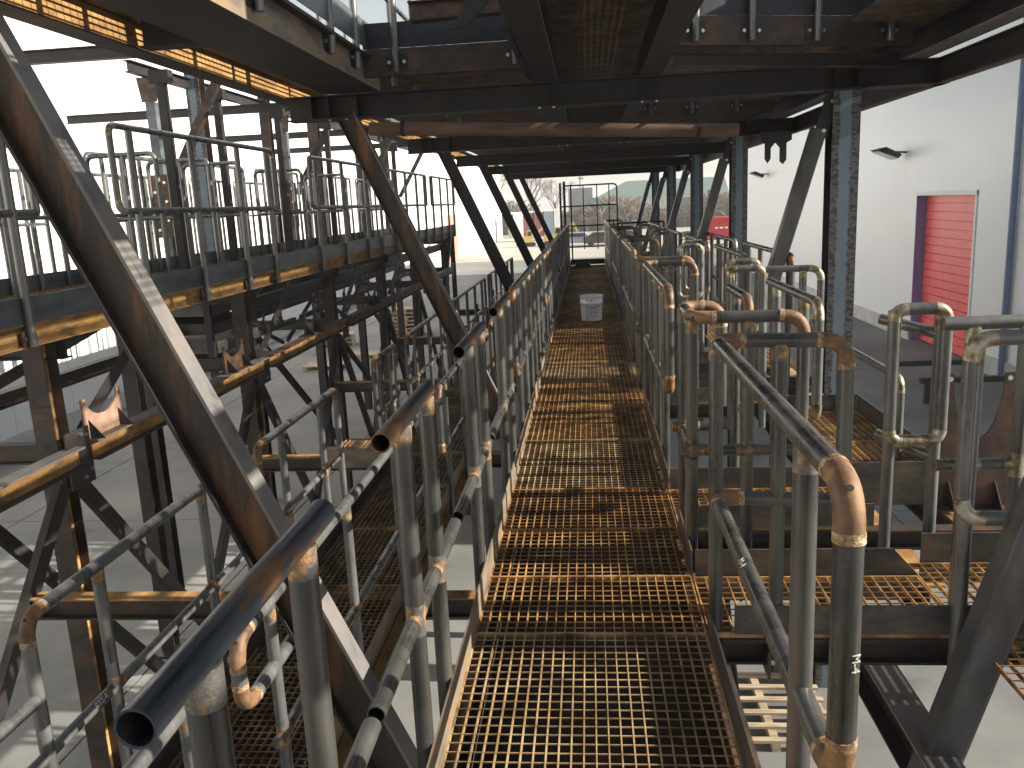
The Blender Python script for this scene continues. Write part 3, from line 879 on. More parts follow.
# ---------------------------------------------------------------- heat stained loops and rails on the outer right side
def ring(label, x0, x1, y, z0, z1, legs, group='heat stained rail loops on the right', r=.026, n=16, zb=-.15, extra=None, em='burnt'):
    t = thing('rail_loop', label, 'railing', (legs[0], y, zb), group)
    mx = (x0 + x1) / 2
    pts = [(mx, y, z1), (x1, y, z1), (x1, y, z0), (mx, y, z0), (x0, y, z0), (x0, y, z1), (mx, y, z1)]
    for kind, q in fillet(pts, .075):
        MB().sweep(q, r * (1.04 if kind == 'elbow' else 1), n, cap=False).build('elbow' if kind == 'elbow' else 'handrail', em if kind == 'elbow' else 'greypipe', t)
    for x in legs:
        MB().sweep([(x, y + .055, zb), (x, y + .055, z1 - .01)], r, n).build('post', 'greypipe', t)
        MB().sweep([(x, y + .055, z1 - .1), (x, y + .055, z1 - .02)], r * 1.05, n).build('weld', 'burnt', t)
    if extra:
        for q in extra: pipes(t, q, r * .92, 'greypipe', em, .08, n, name='middle_rail')
    return t
ring('closed rail loop with yellow heat stained corners in front of the red door', 1.265, 1.475, 3.62, .53, 1.10, [1.285, 1.475], n=20,
     extra=[[(1.285, 3.85, 1.03), (1.475, 3.675, .98)], [(1.285, 3.85, .50), (1.475, 3.675, .44)]])
ring('large heat stained rail loop cut off at the right edge of the view', 1.25, 1.85, 2.86, .47, 1.10, [1.29], n=20)
guard('straight grey handrail behind the large loop at the right edge', [[(1.235, 3.06, 1.12), (2.3, 3.08, 1.12)]], [[(1.235, 3.06, .60), (2.3, 3.08, .60)]],
      [(1.34, 3.06, -.15, 1.11), (1.52, 3.06, -.15, 1.11), (2.1, 3.07, -.15, 1.11)], None, pm='greypipe', em='burnt', n=16)
guard('grey handrail with a turned down end left of the blue column', [[(1.10, 5.3, 1.07), (1.10, 4.16, 1.07), (1.10, 4.16, .5), (1.10, 4.3, .5)]], [],
      [(1.10, 4.45, -.15, 1.06), (1.10, 5.1, -.15, 1.06)], None, pm='greypipe', em='burnt', n=14)
guard('grey cross handrail seen left of the blue column against the white wall', [[(1.25, 6.15, 1.07), (1.62, 6.1, 1.07), (1.62, 6.1, -.1)]], [[(1.25, 6.15, .55), (1.62, 6.1, .55)]],
      [(1.5, 6.12, -.15, 1.06)], None, pm='greypipe', em='burnt', n=10)
guard('short handrail with a rusty turned end behind the looped corner', [[(.815, 5.0, 1.07), (.815, 4.42, 1.07), (.815, 4.42, .45), (.815, 4.58, .45)]], [], [(.815, 4.8, -.15, 1.06)], None, n=12)
guard('low middle height handrail before the red door running toward the viewer', [[(1.80, 7.0, .5), (1.80, 5.0, .5), (1.80, 5.0, -.16)]], [], [(1.80, 6.2, -.16, .49)], None, pm='greypipe', em='burnt', n=12)
k = 0
for (x, y) in ((1.02, 6.3), (1.12, 7.0), (1.0, 9.6), (1.15, 10.4), (1.02, 13.4), (1.1, 15.0), (1.05, 18.0)):
    ring(['heat stained loop just left of the second column foot', 'heat stained loop behind the left one near the second column', 'loop under the slanting brace of the second frame', 'loop beyond the slanting brace of the second frame',
          'loop between the third and fourth right columns', 'small loop further along between the braces', 'farthest small loop on the right'][k], x, x + .24, y, .5, 1.07, [x + .02, x + .26], n=10 if k < 4 else 8)
    k += 1
k = 0
for (a, b_, x) in ((7.6, 9.3, 1.36), (9.9, 12.0, 1.36), (12.8, 15.6, 1.36), (16.5, 19.5, 1.36), (7.4, 9.6, 1.72), (10.2, 13.6, 1.72)):
    ps = []; y = a + .1
    while y < b_: ps.append((x, y, -.15, 1.06)); y += .62
    guard(['outer guard rail behind the second column brace', 'outer guard rail beyond the second column brace', 'outer guard rail beyond the third column', 'outer guard rail near the far columns', 'outermost guard rail beside the second column', 'outermost guard rail beside the third column'][k],
          [[(x, b_, .5), (x, a, .5), (x, a, 1.07), (x, b_, 1.07)]], [], ps, 'outer guard rails on the right', pm='pipe', em='burnt' if k % 2 else 'elbow', n=8, weld=False)
    k += 1
for k, (a, b_) in enumerate([(8.0, 10.0), (10.0, 12.0), (12.0, 14.0), (14.0, 16.0), (16.0, 18.0), (18.0, 20.0)]):
    grating(1.345, 1.95, a, b_ - .01, -.004, '%s outer grating panel beyond the boxed platform' % ORD[k], 'far outer gratings', px=.046)
# cradle plates
def cradle(name, x, y, z, w, h, label, m, along='x', group=None, th=.014):
    t = thing(name, label, 'bracket', (x, y, z), group)
    ux = Vector((1, 0, 0)) if along == 'x' else Vector((0, 1, 0))
    pts = [(-w / 2, 0), (w / 2, 0), (w / 2, h), (w / 2 - .05, h)]
    r_ = w / 2 - .05
    for k in range(1, 12):
        a = math.pi * k / 12
        pts.append((r_ * math.cos(a), h - (h * .5) * math.sin(a)))
    pts += [(-w / 2 + .05, h), (-w / 2, h)]
    MB().prism(pts, (x, y, z), ux, (0, 0, 1), th).build('cradle_plate', m, t)
    nrm = ux.cross(Vector((0, 0, 1)))
    for s in (-1, 1):
        p = Vector((x, y, z)) + ux * s * (w / 2 - .06)
        MB().prism([(0, 0), (.13, 0), (0, .16)], p + ux * -.003, nrm, (0, 0, 1), .006).build('stiffener', 'darkbeam', t)
        bolt(t, p + ux * s * .03 + Vector((0, 0, h - .03)) , nrm, .014, .02)
    MB().obox(Vector((x, y, z - .006)), (ux, nrm, Vector((0, 0, 1))), (w / 2 + .03, .08, .006)).build('base_plate', 'gusset', t)
cradle('pipe_cradle', 2.04, 4.56, -.12, .36, .74, 'red brown cradle plate standing behind the loop at the right edge', 'brownplate')
cradle('pipe_cradle', -3.75, 5.95, .05, .52, .30, 'pink rusted cradle plate on the orange beam at the left, before the white hall', 'saddle', 'y', 'cradle plates on the orange beam')
cradle('pipe_cradle', -3.75, 8.4, .05, .5, .28, 'dark cradle plate on the orange beam just right of the big slanting beam', 'gusset', 'y', 'cradle plates on the orange beam')
cradle('pipe_cradle', -3.75, 10.9, .05, .5, .28, 'dark cradle plate on the orange beam before the third left column', 'darkbeam', 'y', 'cradle plates on the orange beam')
cradle('pipe_cradle', -3.75, 14.2, .05, .5, .28, 'small dark cradle plate on the beam further along', 'darkbeam', 'y', 'cradle plates on the orange beam')

# ---------------------------------------------------------------- overhead deck frames
for i, y in enumerate(FR):
    nm = FRN[i]
    near = i in (1, 2, 3)
    ibeam('cross_beam', 'dark overhead cross beam of the frame ' + nm, 'beam', (-2.57, y, 2.5), (2.93, y, 2.5), .2, .2, (0, 0, 1), ['darkbeam', 'darkbeam', 'darkbeam'], group='overhead cross beams')
    if near:
        t = [o for o in COL.objects if o.name.startswith('cross_beam')][-1]
        for x in (-2.35, -2.2, -1.95, -.32, .54, 2.05, 2.22):
            MB().box((x - .004, y - .1, 2.411), (x + .004, y - .0045, 2.589)).build('stiffener', 'darkbeam', t)
        for x in (-2.2, -2.05, -.38, -.26, .48, .6, 2.0): bolt(t, (x, y - .07, 2.409), (0, 0, -1), .012, .018)
    # slanting brace on the left, I section with its web facing the viewer
    ax = Vector((.44, 0, -1)).normalized()
    p0 = Vector((-2.05, y - .06, 2.42)); p1 = p0 + ax * 5.6
    ibeam('slanting_beam', 'rusty slanting beam on the left of the frame ' + nm, 'brace', p0, p1, .165, .10, (1, 0, .44), ['brownweb' if i < 3 else 'darkbeam', 'paleflange' if i < 3 else 'darkbeam', 'darkbeam'], tw=.012, tf=.012, group='slanting beams on the left')
    # right column and slanting tube
    t = thing('column', 'blue grey H column on the right of the frame ' + nm, 'column', (2.13, y, ZG), 'right hand columns')
    MB().box((2.02, y - .11, ZG), (2.24, y - .096, 2.4)).build('flange', 'colflange', t)
    MB().box((2.02, y + .096, ZG), (2.24, y + .11, 2.4)).build('flange', 'darkbeam', t)
    MB().box((2.125, y - .0955, ZG), (2.135, y + .0955, 2.4)).build('web', 'dark', t)
    MB().box((1.98, y - .15, 2.386), (2.28, y + .15, 2.3985)).build('cap_plate', 'darkbeam', t)
    ax = Vector((-.29, 0, -1)).normalized()
    p0 = Vector((1.93, y - .02, 2.1)); L_ = 3.7 if i == 1 else 2.65
    t = thing('slanting_tube', 'grey slanting tube brace beside the right column of the frame ' + nm, 'brace', p0, 'slanting tubes on the right')
    u = Vector((1, 0, -.29)).normalized(); h = .062; c_ = .018
    sec = [(-h + c_, -h), (h - c_, -h), (h - .005, -h + .005), (h, -h + c_), (h, h - c_), (h - c_, h), (-h + c_, h), (-h, h - c_), (-h, -h + c_), (-h + .005, -h + .005)]
    MB().prism(sec, p0, u, (0, 1, 0), L_ if u.cross(Vector((0, 1, 0))).z < 0 else -L_).build('tube', 'brace', t)
    MB().obox(p0 - ax * .13 + Vector((.02, -.05, 0)), (u, Vector((0, 1, 0)), ax), (.055, .006, .2)).build('gusset', 'darkbeam', t)
    for s in (-.02, .22): bolt(t, p0 - ax * s + Vector((.03, -.055, 0)), (0, -1, 0), .017, .02)
    p1 = p0 + ax * L_
    MB().obox(p1, (u, Vector((0, 1, 0)), ax), (.075, .075, .006)).build('end_plate', 'darkbeam', t)

# nearest right slanting tube stands closer: its own copy follows the frame spacing
def longbeam(label, x, z, h, b, y0, y1, mats, name='long_beam', hd=(0, 0, 1)):
    return ibeam(name, label, 'beam', (x, y0, z), (x, y1, z), h, b, hd, mats)
longbeam('overhead long beam on the left of the upper walkway, left of the two', -.32, 2.7, .2, .2, -2.5, 28, ['darkbeam', 'darkbeam', 'darkbeam'])
longbeam('overhead long beam on the right of the upper walkway, right of the two', .545, 2.7, .2, .18, -2.5, 28, ['darkbeam', 'darkbeam', 'darkbeam'])
longbeam('outer left overhead beam, its web lit orange through the grating', -2.68, 2.695, .19, .15, -2.5, 28, ['orange', 'beam', 'beam'])
longbeam('outer right overhead beam with a pale lower flange edge', 2.66, 2.7, .2, .18, -2.5, 28, ['darkbeam', 'darkbeam', 'paleflange'])
longbeam('low outer right overhead beam with a rusty lower edge', 2.88, 2.50, .2, .08, -2.5, 28, ['darkbeam', 'darkbeam', 'gusset'])
t = thing('side_girder', 'deep dark plate girder above the outer right overhead beam', 'girder', (2.78, 4.3, 4.2))  # girder added for the shade it casts on the left deck
MB().box((2.776, 4.3, 4.15), (2.784, 28, 5.1)).build('web', 'darkbeam', t)
for k in range(12): MB().box((2.70, 4.35 + k * 2.1, 4.16), (2.7755, 4.36 + k * 2.1, 5.09)).build('stiffener', 'darkbeam', t)
MB().box((2.69, 4.3, 5.101), (2.87, 28, 5.112)).build('flange', 'darkbeam', t)
for k in range(5): MB().box((2.755, 6.0 + k * 5, 2.82), (2.805, 6.06 + k * 5, 4.1495)).build('post', 'darkbeam', t)
t = thing('side_plate', 'dark bolted side plate overhead at the right end of the upper right channel', 'plate', (2.72, 5.9, 2.86))  # plate added to keep direct sun off the upper right channel
MB().box((2.715, 5.9, 2.86), (2.725, 7.75, 3.75)).build('plate', 'overplate', t)
for k in range(6): bolt(t, (2.715, 6.0 + .33 * k, 2.93), (-1, 0, 0), .015, .02)
# left cable channel with a plate bottom
t = thing('deck_channel', 'wide dark plate channel overhead on the left with guard posts bolted to its side', 'channel', (-2.2, -2.5, 2.6))
MB().box((-2.215, -2.5, 2.602), (-1.735, 7.38, 2.61)).build('bottom_plate', 'darkbeam', t)
MB().box((-1.733, -2.5, 2.602), (-1.725, 7.38, 2.80)).build('side_plate', 'toerust', t)
MB().box((-1.724, -2.5, 2.78), (-1.66, 7.38, 2.80)).build('lip', 'darkbeam', t)
MB().box((-1.70, -2.5, 2.86), (-1.692, 7.38, 3.05)).build('kick_plate', 'blueplate', t)
t2 = ibeam('cross_beam', 'short dark cross beam overhead between the orange web and the plate channel', 'beam', (-2.6, 5.1, 2.70), (-1.74, 5.1, 2.70), .18, .12, (0, 0, 1), ['darkbeam', 'darkbeam', 'darkbeam'])

for i in range(15):
    y = -2.5 + 2 * i
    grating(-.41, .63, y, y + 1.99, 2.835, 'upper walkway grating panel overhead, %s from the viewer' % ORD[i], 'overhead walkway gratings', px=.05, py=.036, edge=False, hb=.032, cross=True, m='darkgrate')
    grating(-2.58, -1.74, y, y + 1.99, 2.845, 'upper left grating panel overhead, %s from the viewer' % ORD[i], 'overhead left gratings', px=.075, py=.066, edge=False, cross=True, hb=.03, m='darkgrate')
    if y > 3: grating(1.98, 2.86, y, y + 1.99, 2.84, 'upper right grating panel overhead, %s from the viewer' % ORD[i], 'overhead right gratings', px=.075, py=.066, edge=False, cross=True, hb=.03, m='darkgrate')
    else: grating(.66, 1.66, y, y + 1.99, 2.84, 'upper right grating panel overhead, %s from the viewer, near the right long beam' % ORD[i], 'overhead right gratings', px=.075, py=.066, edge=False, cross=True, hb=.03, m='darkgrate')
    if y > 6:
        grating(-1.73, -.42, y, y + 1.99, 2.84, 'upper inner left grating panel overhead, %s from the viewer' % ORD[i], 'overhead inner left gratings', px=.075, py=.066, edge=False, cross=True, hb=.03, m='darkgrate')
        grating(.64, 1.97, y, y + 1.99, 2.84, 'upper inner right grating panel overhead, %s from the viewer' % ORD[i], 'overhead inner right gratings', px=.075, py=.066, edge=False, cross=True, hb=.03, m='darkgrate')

def hang_posts(label, pts, z0, z1, group, nrm):
    for i, (x, y) in enumerate(pts):
        t = thing('guard_post', label[i], 'post', (x, y, z0), group)
        MB().sweep([(x, y, z0), (x, y, z1)], .027, 14).build('post', 'greypipe', t)
        ux = Vector(nrm); uy = Vector((-ux.y, ux.x, 0))
        p = Vector((x, y, z0 + .075)) - ux * .033
        MB().obox(p, (ux, uy, Vector((0, 0, 1))), (.005, .085, .06)).build('base_plate', 'darkbeam', t)
        for s in (-1, 1): bolt(t, p + ux * .004 + uy * s * .06, ux, .014, .018)
# upper channel across, left
def upper_channel(label, a, b_, z0, group='upper cross channels'):
    a = Vector((*a, z0)); b_ = Vector((*b_, z0))
    d = (b_ - a); L_ = d.length; d.normalize(); nrm = Vector((d.y, -d.x, 0))
    t = thing('upper_channel', label, 'channel', a, group)
    up = Vector((0, 0, 1)); c = (a + b_) / 2
    MB().obox(c + up * .1, (d, nrm, up), (L_ / 2, .005, .1)).build('channel_web', 'beam', t)
    MB().obox(c + up * .006 - nrm * .035, (d, nrm, up), (L_ / 2, .028, .006)).build('channel_flange', 'darkbeam', t)
    MB().obox(c + up * .30 - nrm * .012, (d, nrm, up), (L_ / 2, .004, .095)).build('kick_plate', 'overplate', t)
upper_channel('dark blue kick plate and rusty channel overhead at upper left, before the sky gap', (-1.72, 6.85), (-.44, 6.85), 2.64)
hang_posts(['bright guard post hanging in front of the upper left channel', 'guard post at the right end of the upper left channel beside a bolted stub', ], [(-1.45, 6.81), (-.52, 6.81)], 2.66, 4.0, 'posts of the upper left channel', (0, -1, 0))
hang_posts(['thick bright guard post at the top left, closest of its row', 'bright guard post left of the upper left channel', 'first guard post on the side of the plate channel'], [(-1.69, 5.9), (-1.69, 6.55), (-1.69, 4.6)], 2.66, 4.0, 'posts on the plate channel', (1, 0, 0))
upper_channel('dark blue kick plate and rusty channel overhead at upper right', (.68, 6.45), (2.5, 7.05), 2.66)
hang_posts(['short guard post overhead beside the right long beam', 'second bright guard post on the upper right channel', 'third bright guard post on the upper right channel', 'last guard post on the upper right channel by the outer beam'],
           [(.80, 6.45), (1.22, 6.59), (1.72, 6.75), (2.30, 6.94)], 2.68, 4.0, 'posts of the upper right channel', Vector((.313, -.95, 0)).normalized())
upper_channel('second channel with kick plate overhead at right beyond the nearest cross beam', (.68, 11.6), (2.5, 12.0), 2.66)
hang_posts(['first small guard post overhead beyond the nearest cross beam', 'second small guard post overhead beyond the nearest cross beam', 'third small guard post overhead beyond the nearest cross beam'], [(.85, 11.6), (1.4, 11.71), (2.0, 11.84)], 2.68, 4.0, 'posts of the second right channel', (0, -1, 0))
ibeam('deck_joist', 'rusty perforated angle joist slanting under the upper right channel', 'beam', (.66, 6.6, 2.585), (2.5, 7.35, 2.585), .1, .07, (0, 0, 1), ['darkbeam', 'darkbeam', 'beam'])
t = ibeam('stub_beam', 'brown bolted stub beam overhead right of the sky gap', 'beam', (-1.22, 6.3, 2.97), (-.5, 6.3, 2.99), .13, .12, (0, 0, 1), ['gusset', 'beam', 'beam'])
MB().box((-.505, 6.2, 2.83), (-.485, 6.4, 3.12)).build('end_plate', 'darkbeam', t)
bolt(t, (-.5, 6.24, 2.99), (-1, 0, 0), .016, .05); bolt(t, (-.486, 6.24, 2.99), (1, 0, 0), .016, .05)
# knee plates under the left long beam
t = thing('bracket_pair', 'black slanting bracket overhead between the stub beam and the left long beam', 'bracket', (-.45, 5.6, 2.6))
MB().prism([(0, 0), (.12, .02), (.42, .32), (.42, .42), (.3, .42)], (-.85, 5.7, 2.72), (1, 0, 0), (0, 0, 1), -.02).build('plate', 'dark', t)
MB().box((-.47, 5.2, 2.61), (-.43, 7.3, 2.95)).build('side_plate', 'dark', t)
# overhead pipe
t = thing('overhead_pipe', 'brown overhead pipe crossing under the deck with sun patches on it', 'pipe', (-2.37, 9.5, 2.5))
MB().sweep([(-2.37, 9.5, 2.50), (1.62, 9.5, 2.27)], .072, 24).build('pipe', 'pipebrown', t)
for x in (-2.0, 1.2):
    z = 2.50 - (x + 2.37) * .0562
    MB().sweep([(x - .02, 9.5, z + .001), (x + .02, 9.5, z - .001)], .081, 24).build('clamp', 'darkbeam', t)
    MB().box((x - .01, 9.49, z + .07), (x + .01, 9.51, 2.83)).build('hanger', 'darkbeam', t)
t = thing('fork_bracket', 'black forked bracket hanging under the outer right beam beyond the second column', 'bracket', (2.4, 12.2, 2.0))
MB().prism([(0, .42), (0, .30), (.06, .26), (.06, .06), (.10, 0), (.14, .06), (.14, .2), (.2, .27), (.26, .2), (.26, .02), (.31, -.02), (.35, .04), (.35, .26), (.42, .30), (.42, .42)], (2.38, 12.2, 2.0), (1, 0, 0), (0, 0, 1), -.02).build('plate', 'dark', t)
# upper rails above the deck
k = 0
for (x, a, b_) in ((-1.69, -2.0, 4.3), (-1.69, 7.6, 12.0), (2.75, 3.2, 12.0), (-2.75, 7.0, 16.0), (2.75, 12.5, 22)):
    ps = []; y = a + .2
    while y < b_: ps.append((x, y, 2.7, 3.94)); y += 1.0
    guard(['upper deck guard rail overhead at the far upper left', 'upper deck guard rail beyond the sky gap', 'upper deck guard rail at the upper right', 'upper deck guard rail along the outer left beam', 'upper deck guard rail further along on the right'][k],
          [[(x, a, 3.95), (x, b_, 3.95)]], [[(x, a, 3.4), (x, b_, 3.4)]], ps, 'upper deck guard rails', pm='greypipe', em='burnt', n=8, weld=False)
    plate('kick_plate', (x - .004, a, 2.86), (x + .004, b_, 3.06), 'blueplate', ['blue grey kick plate overhead at the far upper left', 'blue grey kick plate beyond the sky gap', 'blue grey kick plate at the upper right', 'blue grey kick plate along the outer left beam', 'blue grey kick plate further along on the right'][k], 'kick plate', 'upper deck kick plates')
    k += 1

# ---------------------------------------------------------------- lower walkway on the left
WZ = -.75
e2 = [1.0 + .98 * k for k in range(23)]
for i in range(len(e2) - 1):
    grating(-1.905, -1.225, e2[i], e2[i + 1] - .005, WZ, '%s grating panel of the lower left walkway' % (ORD + ['twenty first', 'twenty second'])[i], 'lower walkway gratings', px=.04, py=.046)
plate('kick_plate', (-1.222, .9, WZ - .04), (-1.216, 23, WZ + .1), 'toerust', 'pale rusty kick plate on the right of the lower left walkway', 'kick plate')
plate('kick_plate', (-1.918, .9, WZ - .04), (-1.912, 7.6, WZ + .1), 'toe', 'dark kick plate on the left of the lower left walkway', 'kick plate')
longbeam('orange topped beam along the right of the lower left walkway', -1.16, WZ - .12, .16, .1, .5, 23, ['beam', 'orange', 'beam'])
longbeam('rusty beam along the left of the lower left walkway', -1.96, WZ - .14, .16, .1, .5, 23, ['beam', 'beam', 'beam'])
grating(-2.62, -1.94, 7.75, 8.45, WZ, 'small side grating left of the lower left walkway', None, px=.045)
plate('kick_plate', (-2.62, 7.73, WZ - .1), (-1.94, 7.738, WZ + .1), 'toerust', 'rusty kick plate before the small side grating', 'kick plate')
UX, UZ, UM = -1.95, .3, -.22
lw = [(2.47, 4.28, 'nearest left rail of the lower walkway with a rusty elbow at the left'), (4.53, 6.08, 'second left rail of the lower walkway, right of the big slanting beam'),
      (7.25, 8.1, 'short left rail of the lower walkway with rust topped posts'), (8.66, 11.2, 'left rail of the lower walkway beyond the small side grating'), (11.8, 15.6, 'left rail of the lower walkway in the middle distance'), (16.2, 21.5, 'farthest left rail of the lower walkway')]
for i, (a, b_, lab) in enumerate(lw):
    ps = []
    n_ = max(2, round((b_ - a) / .85))
    for k in range(n_): ps.append((UX, a + (b_ - a) * (k + (.5 if i else .48)) / n_, WZ - .2, UZ - .01))
    guard(lab, [[(UX, b_ + .01, WZ - .2), (UX, b_ + .01, UZ), (UX, a, UZ), (UX, a, WZ - .2)]], [[(UX, a if i else -.5, UM), (UX, b_, UM)]], ps, 'left rails of the lower walkway', pm='greypipe' if i < 2 else 'pipe', rp=.024, n=14 if i < 3 else 8, weld=i < 4,
          plate=(1, 0) if i < 2 else None)
guard('lower left rail stub reaching out of the lower left corner', [[(UX, .8, .0), (UX, 2.45, .0)]], [], [(UX, 1.2, WZ - .2, .0)], None, pm='greypipe', n=14)
VX = -1.14
rw = [(.3, 2.1, 'right rail of the lower walkway under the nearest pipe mouth'), (2.32, 5.6, 'right rail of the lower walkway with a rusty return loop near the pipe mouth'), (6.0, 9.0, 'right rail of the lower walkway behind the second pipe'), (9.4, 12.6, 'right rail of the lower walkway in the middle distance'), (13.0, 17.5, 'right rail of the lower walkway far along'), (18, 22, 'farthest right rail of the lower walkway')]
for i, (a, b_, lab) in enumerate(rw):
    n_ = max(2, round((b_ - a) / .8))
    ps = [(VX, a + .28 + (b_ - a - .4) * k / (n_ - 1), WZ - .15, UZ - .01) for k in range(n_)]
    if i == 1:
        tops = [[(VX, b_, UZ), (VX, a, UZ), (VX, a, .06), (VX, a + .6, .06)]]; mids = [[(VX, a + .3, UM), (VX, b_, UM)]]
    else:
        tops = [[(VX, b_, UM), (VX, b_, UZ), (VX, a, UZ), (VX, a, UM), (VX, b_, UM)]]; mids = []
    guard(lab, tops, mids, ps, 'right rails of the lower walkway', pm='greypipe' if i < 2 else 'pipe', rp=.022, n=14 if i < 3 else 8, weld=i < 3)

# ---------------------------------------------------------------- left frame line
CX = -3.95
cy = [2.0, 5.62, 9.2, 12.5, 15.75, 18.9, 23.0]
cn = ['left column outside the left edge', 'closest rusty column at the left edge', 'second left column beside the big slanting beam', 'third left column along the orange beam', 'fourth left column along the orange beam', 'fifth left column along the orange beam', 'farthest left column along the orange beam']
for i, y in enumerate(cy):
    t = ibeam('column', cn[i], 'column', (CX, y, ZG), (CX, y, .82), .16, .16, (0, 1, 0), ['orange' if i < 3 else 'darkbeam', 'beam', 'beam'], tw=.01, group='left columns of the lower frame')
    MB().box((CX - .15, y - .15, ZG), (CX + .15, y + .15, ZG + .02)).build('base_plate', 'darkbeam', t)
    ibeam('column', 'rear row ' + cn[i].replace('column', 'column further left'), 'column', (-5.35, y + .3, ZG), (-5.35, y + .3, .82), .15, .15, (0, 1, 0), ['darkbeam', 'beam', 'beam'], group='rear left columns', single=True)
    ibeam('deck_cross_beam', 'cross beam under the left deck at the ' + cn[i], 'beam', (-3.8, y + .1, .74), (-5.4, y + .1, .74), .15, .1, (0, 0, 1), H3('darkbeam'), group='cross beams under the left deck', single=True)
    ibeam('low_cross_beam', 'rusty low cross beam behind the ' + cn[i], 'beam', (-4.03, y + .1, -.05), (-5.3, y + .1, -.05), .15, .1, (0, 0, 1), H3('beam'), group='low cross beams of the left frame', single=True)
    # joint plates with bolts
    t = thing('joint_plate', 'bolted joint plate on the ' + cn[i], 'plate', (CX + .1, y - .1, -.1), 'joint plates on the left columns')
    MB().box((-3.74, y - .19, -.26), (-3.728, y + .10, .16)).build('plate', 'darkbeam', t)
    for s in ((-.15, .02), (-.15, -.07), (.05, .1), (.06, -.16), (-.02, .12), (-.03, -.2)): bolt(t, (-3.729, y + s[0], s[1]), (1, 0, 0), .016, .02)
t = ibeam('column', 'lone rusty column with a base plate behind the orange beam', 'column', (-4.69, 8.06, ZG), (-4.69, 8.06, .66), .15, .14, (0, 1, 0), ['brownweb', 'beam', 'darkbeam'])
MB().box((-4.86, 7.86, ZG), (-4.52, 8.26, ZG + .025)).build('base_plate', 'dark', t)
for i in range(len(cy) - 1):
    ibeam('orange_beam', 'orange rusted long beam beyond the %s' % cn[i], 'beam', (-3.72, cy[i] + .085, -.03), (-3.72, cy[i + 1] - .085, -.03), .15, .13, (0, 0, 1),
          ['orange' if i < 3 else 'gusset', 'paleflange' if i < 2 else 'gusset', 'beam'], group='orange long beams')
    a, b_ = cy[i], cy[i + 1]
    def brace(n_, p, q, lab, r_=.055):
        p = Vector(p); q = Vector(q)
        d = (q - p).normalized(); nn = d.cross(Vector((1, 0, 0))).normalized()
        b = MB(); b.obox((p + q) / 2, (d, nn, Vector((1, 0, 0))), ((q - p).length / 2, r_, .004)); b.obox((p + q) / 2 + nn * r_ - Vector((.03, 0, 0)), (d, Vector((1, 0, 0)), nn), ((q - p).length / 2, .03, .004))
        tag(b.build(n_, 'darkbeam', None, p), lab, 'brace', 'angle braces of the left frame')
    brace('angle_brace', (-3.8, a + .1, .1), (-3.8, a + 1.25, .78), 'upper angle brace rising from the %s' % cn[i])
    brace('angle_brace', (-3.84, b_ - .1, -.25), (-3.84, a + (b_ - a) * .35, -2.9), 'lower angle brace falling toward us beyond %s' % cn[i])
    brace('angle_brace', (-3.87, a + .1, -.25), (-3.87, a + (b_ - a) * .62, -2.9), 'lower angle brace falling away from the %s' % cn[i])
    brace('angle_brace', (-5.3, a + .3, -.2), (-4.2, a + 1.4, -2.6), 'rear angle brace behind the %s' % cn[i])
    brace('angle_brace', (-5.3, a + .4, .1), (-4.6, a + 1.9, .7), 'rear upper angle brace behind the %s' % cn[i])
    ibeam('rear_beam', 'rear long beam behind the %s' % cn[i], 'beam', (-5.3, a + .4, .1), (-5.3, b_ + .2, .1), .14, .1, (0, 0, 1), H3('beam'), single=True, group='rear long beams')
for k in range(24):
    y = 1.6 + .92 * k
    ibeam('deck_joist', 'joist under the left deck, %s from the viewer' % (ORD + ['twenty first', 'twenty second', 'twenty third', 'twenty fourth'])[k], 'beam', (-3.79, y, .915), (-5.3, y, .915), .11, .07, (0, 0, 1), H3('darkbeam'), group='joists under the left deck', single=True)
longbeam('rusty lower long beam hung under the left deck', -3.98, .60, .16, .12, 9.3, 23.4, ['darkbeam', 'darkbeam', 'beam'])
longbeam('rear rusty lower long beam hung under the left deck', -5.2, .45, .2, .12, 9.5, 23.4, ['darkbeam', 'darkbeam', 'beam'])
for k in range(2, len(cy) - 1):
    a, b_ = cy[k], cy[k + 1]; m_ = (a + b_) / 2
    t = thing('rod_bracing', 'bolted star plate with four rods behind the orange beam, %s bay' % ORD[k], 'bracing', (-4.7, m_, .2), 'rod bracings of the left frame')
    MB().prism([(-.28, -.08), (-.1, -.16), (.12, -.16), (.28, -.06), (.28, .1), (.1, .16), (-.1, .16), (-.28, .08)], (-4.7, m_, .28), (0, 1, 0), (0, 0, 1), .012).build('star_plate', 'darkbeam', t)
    for (dy, dz) in ((-1.35, -.5), (1.35, -.5), (-1.3, .42), (1.3, .42)):
        d = Vector((0, dy, dz)); c_ = Vector((-4.71, m_, .28)) + d * .6; d.normalize()
        MB().obox(c_, (d, Vector((1, 0, 0)), d.cross(Vector((1, 0, 0)))), (.78, .02, .026)).build('rod', 'darkbeam', t)
    for (dy, dz) in ((-.2, 0), (-.1, .1), (.1, .1), (.2, .02), (.1, -.1), (-.1, -.1)): bolt(t, (-4.688, m_ + dy, .28 + dz), (1, 0, 0), .018, .02)
    t = thing('low_rail_bar', 'dark bar with upright lugs behind the orange beam, %s bay' % ORD[k], 'bracing', (-4.5, a, .05), 'lug bars of the left frame')
    MB().box((-4.53, a + .2, .02), (-4.47, b_ - .1, .09)).build('bar', 'darkbeam', t)
    for q in (.3, .55, .75):
        MB().prism([(0, 0), (.16, 0), (.11, .12), (.16, .26), (.08, .14), (0, .10)], (-4.46, a + (b_ - a) * q, .0905), (0, 1, 0), (0, 0, 1), -.02).build('lug', 'gusset', t)
t = thing('drive_unit', 'dark drive unit of stacked plates and boxes just right of the big slanting beam', 'machine', (-4.9, 9.7, -.2))
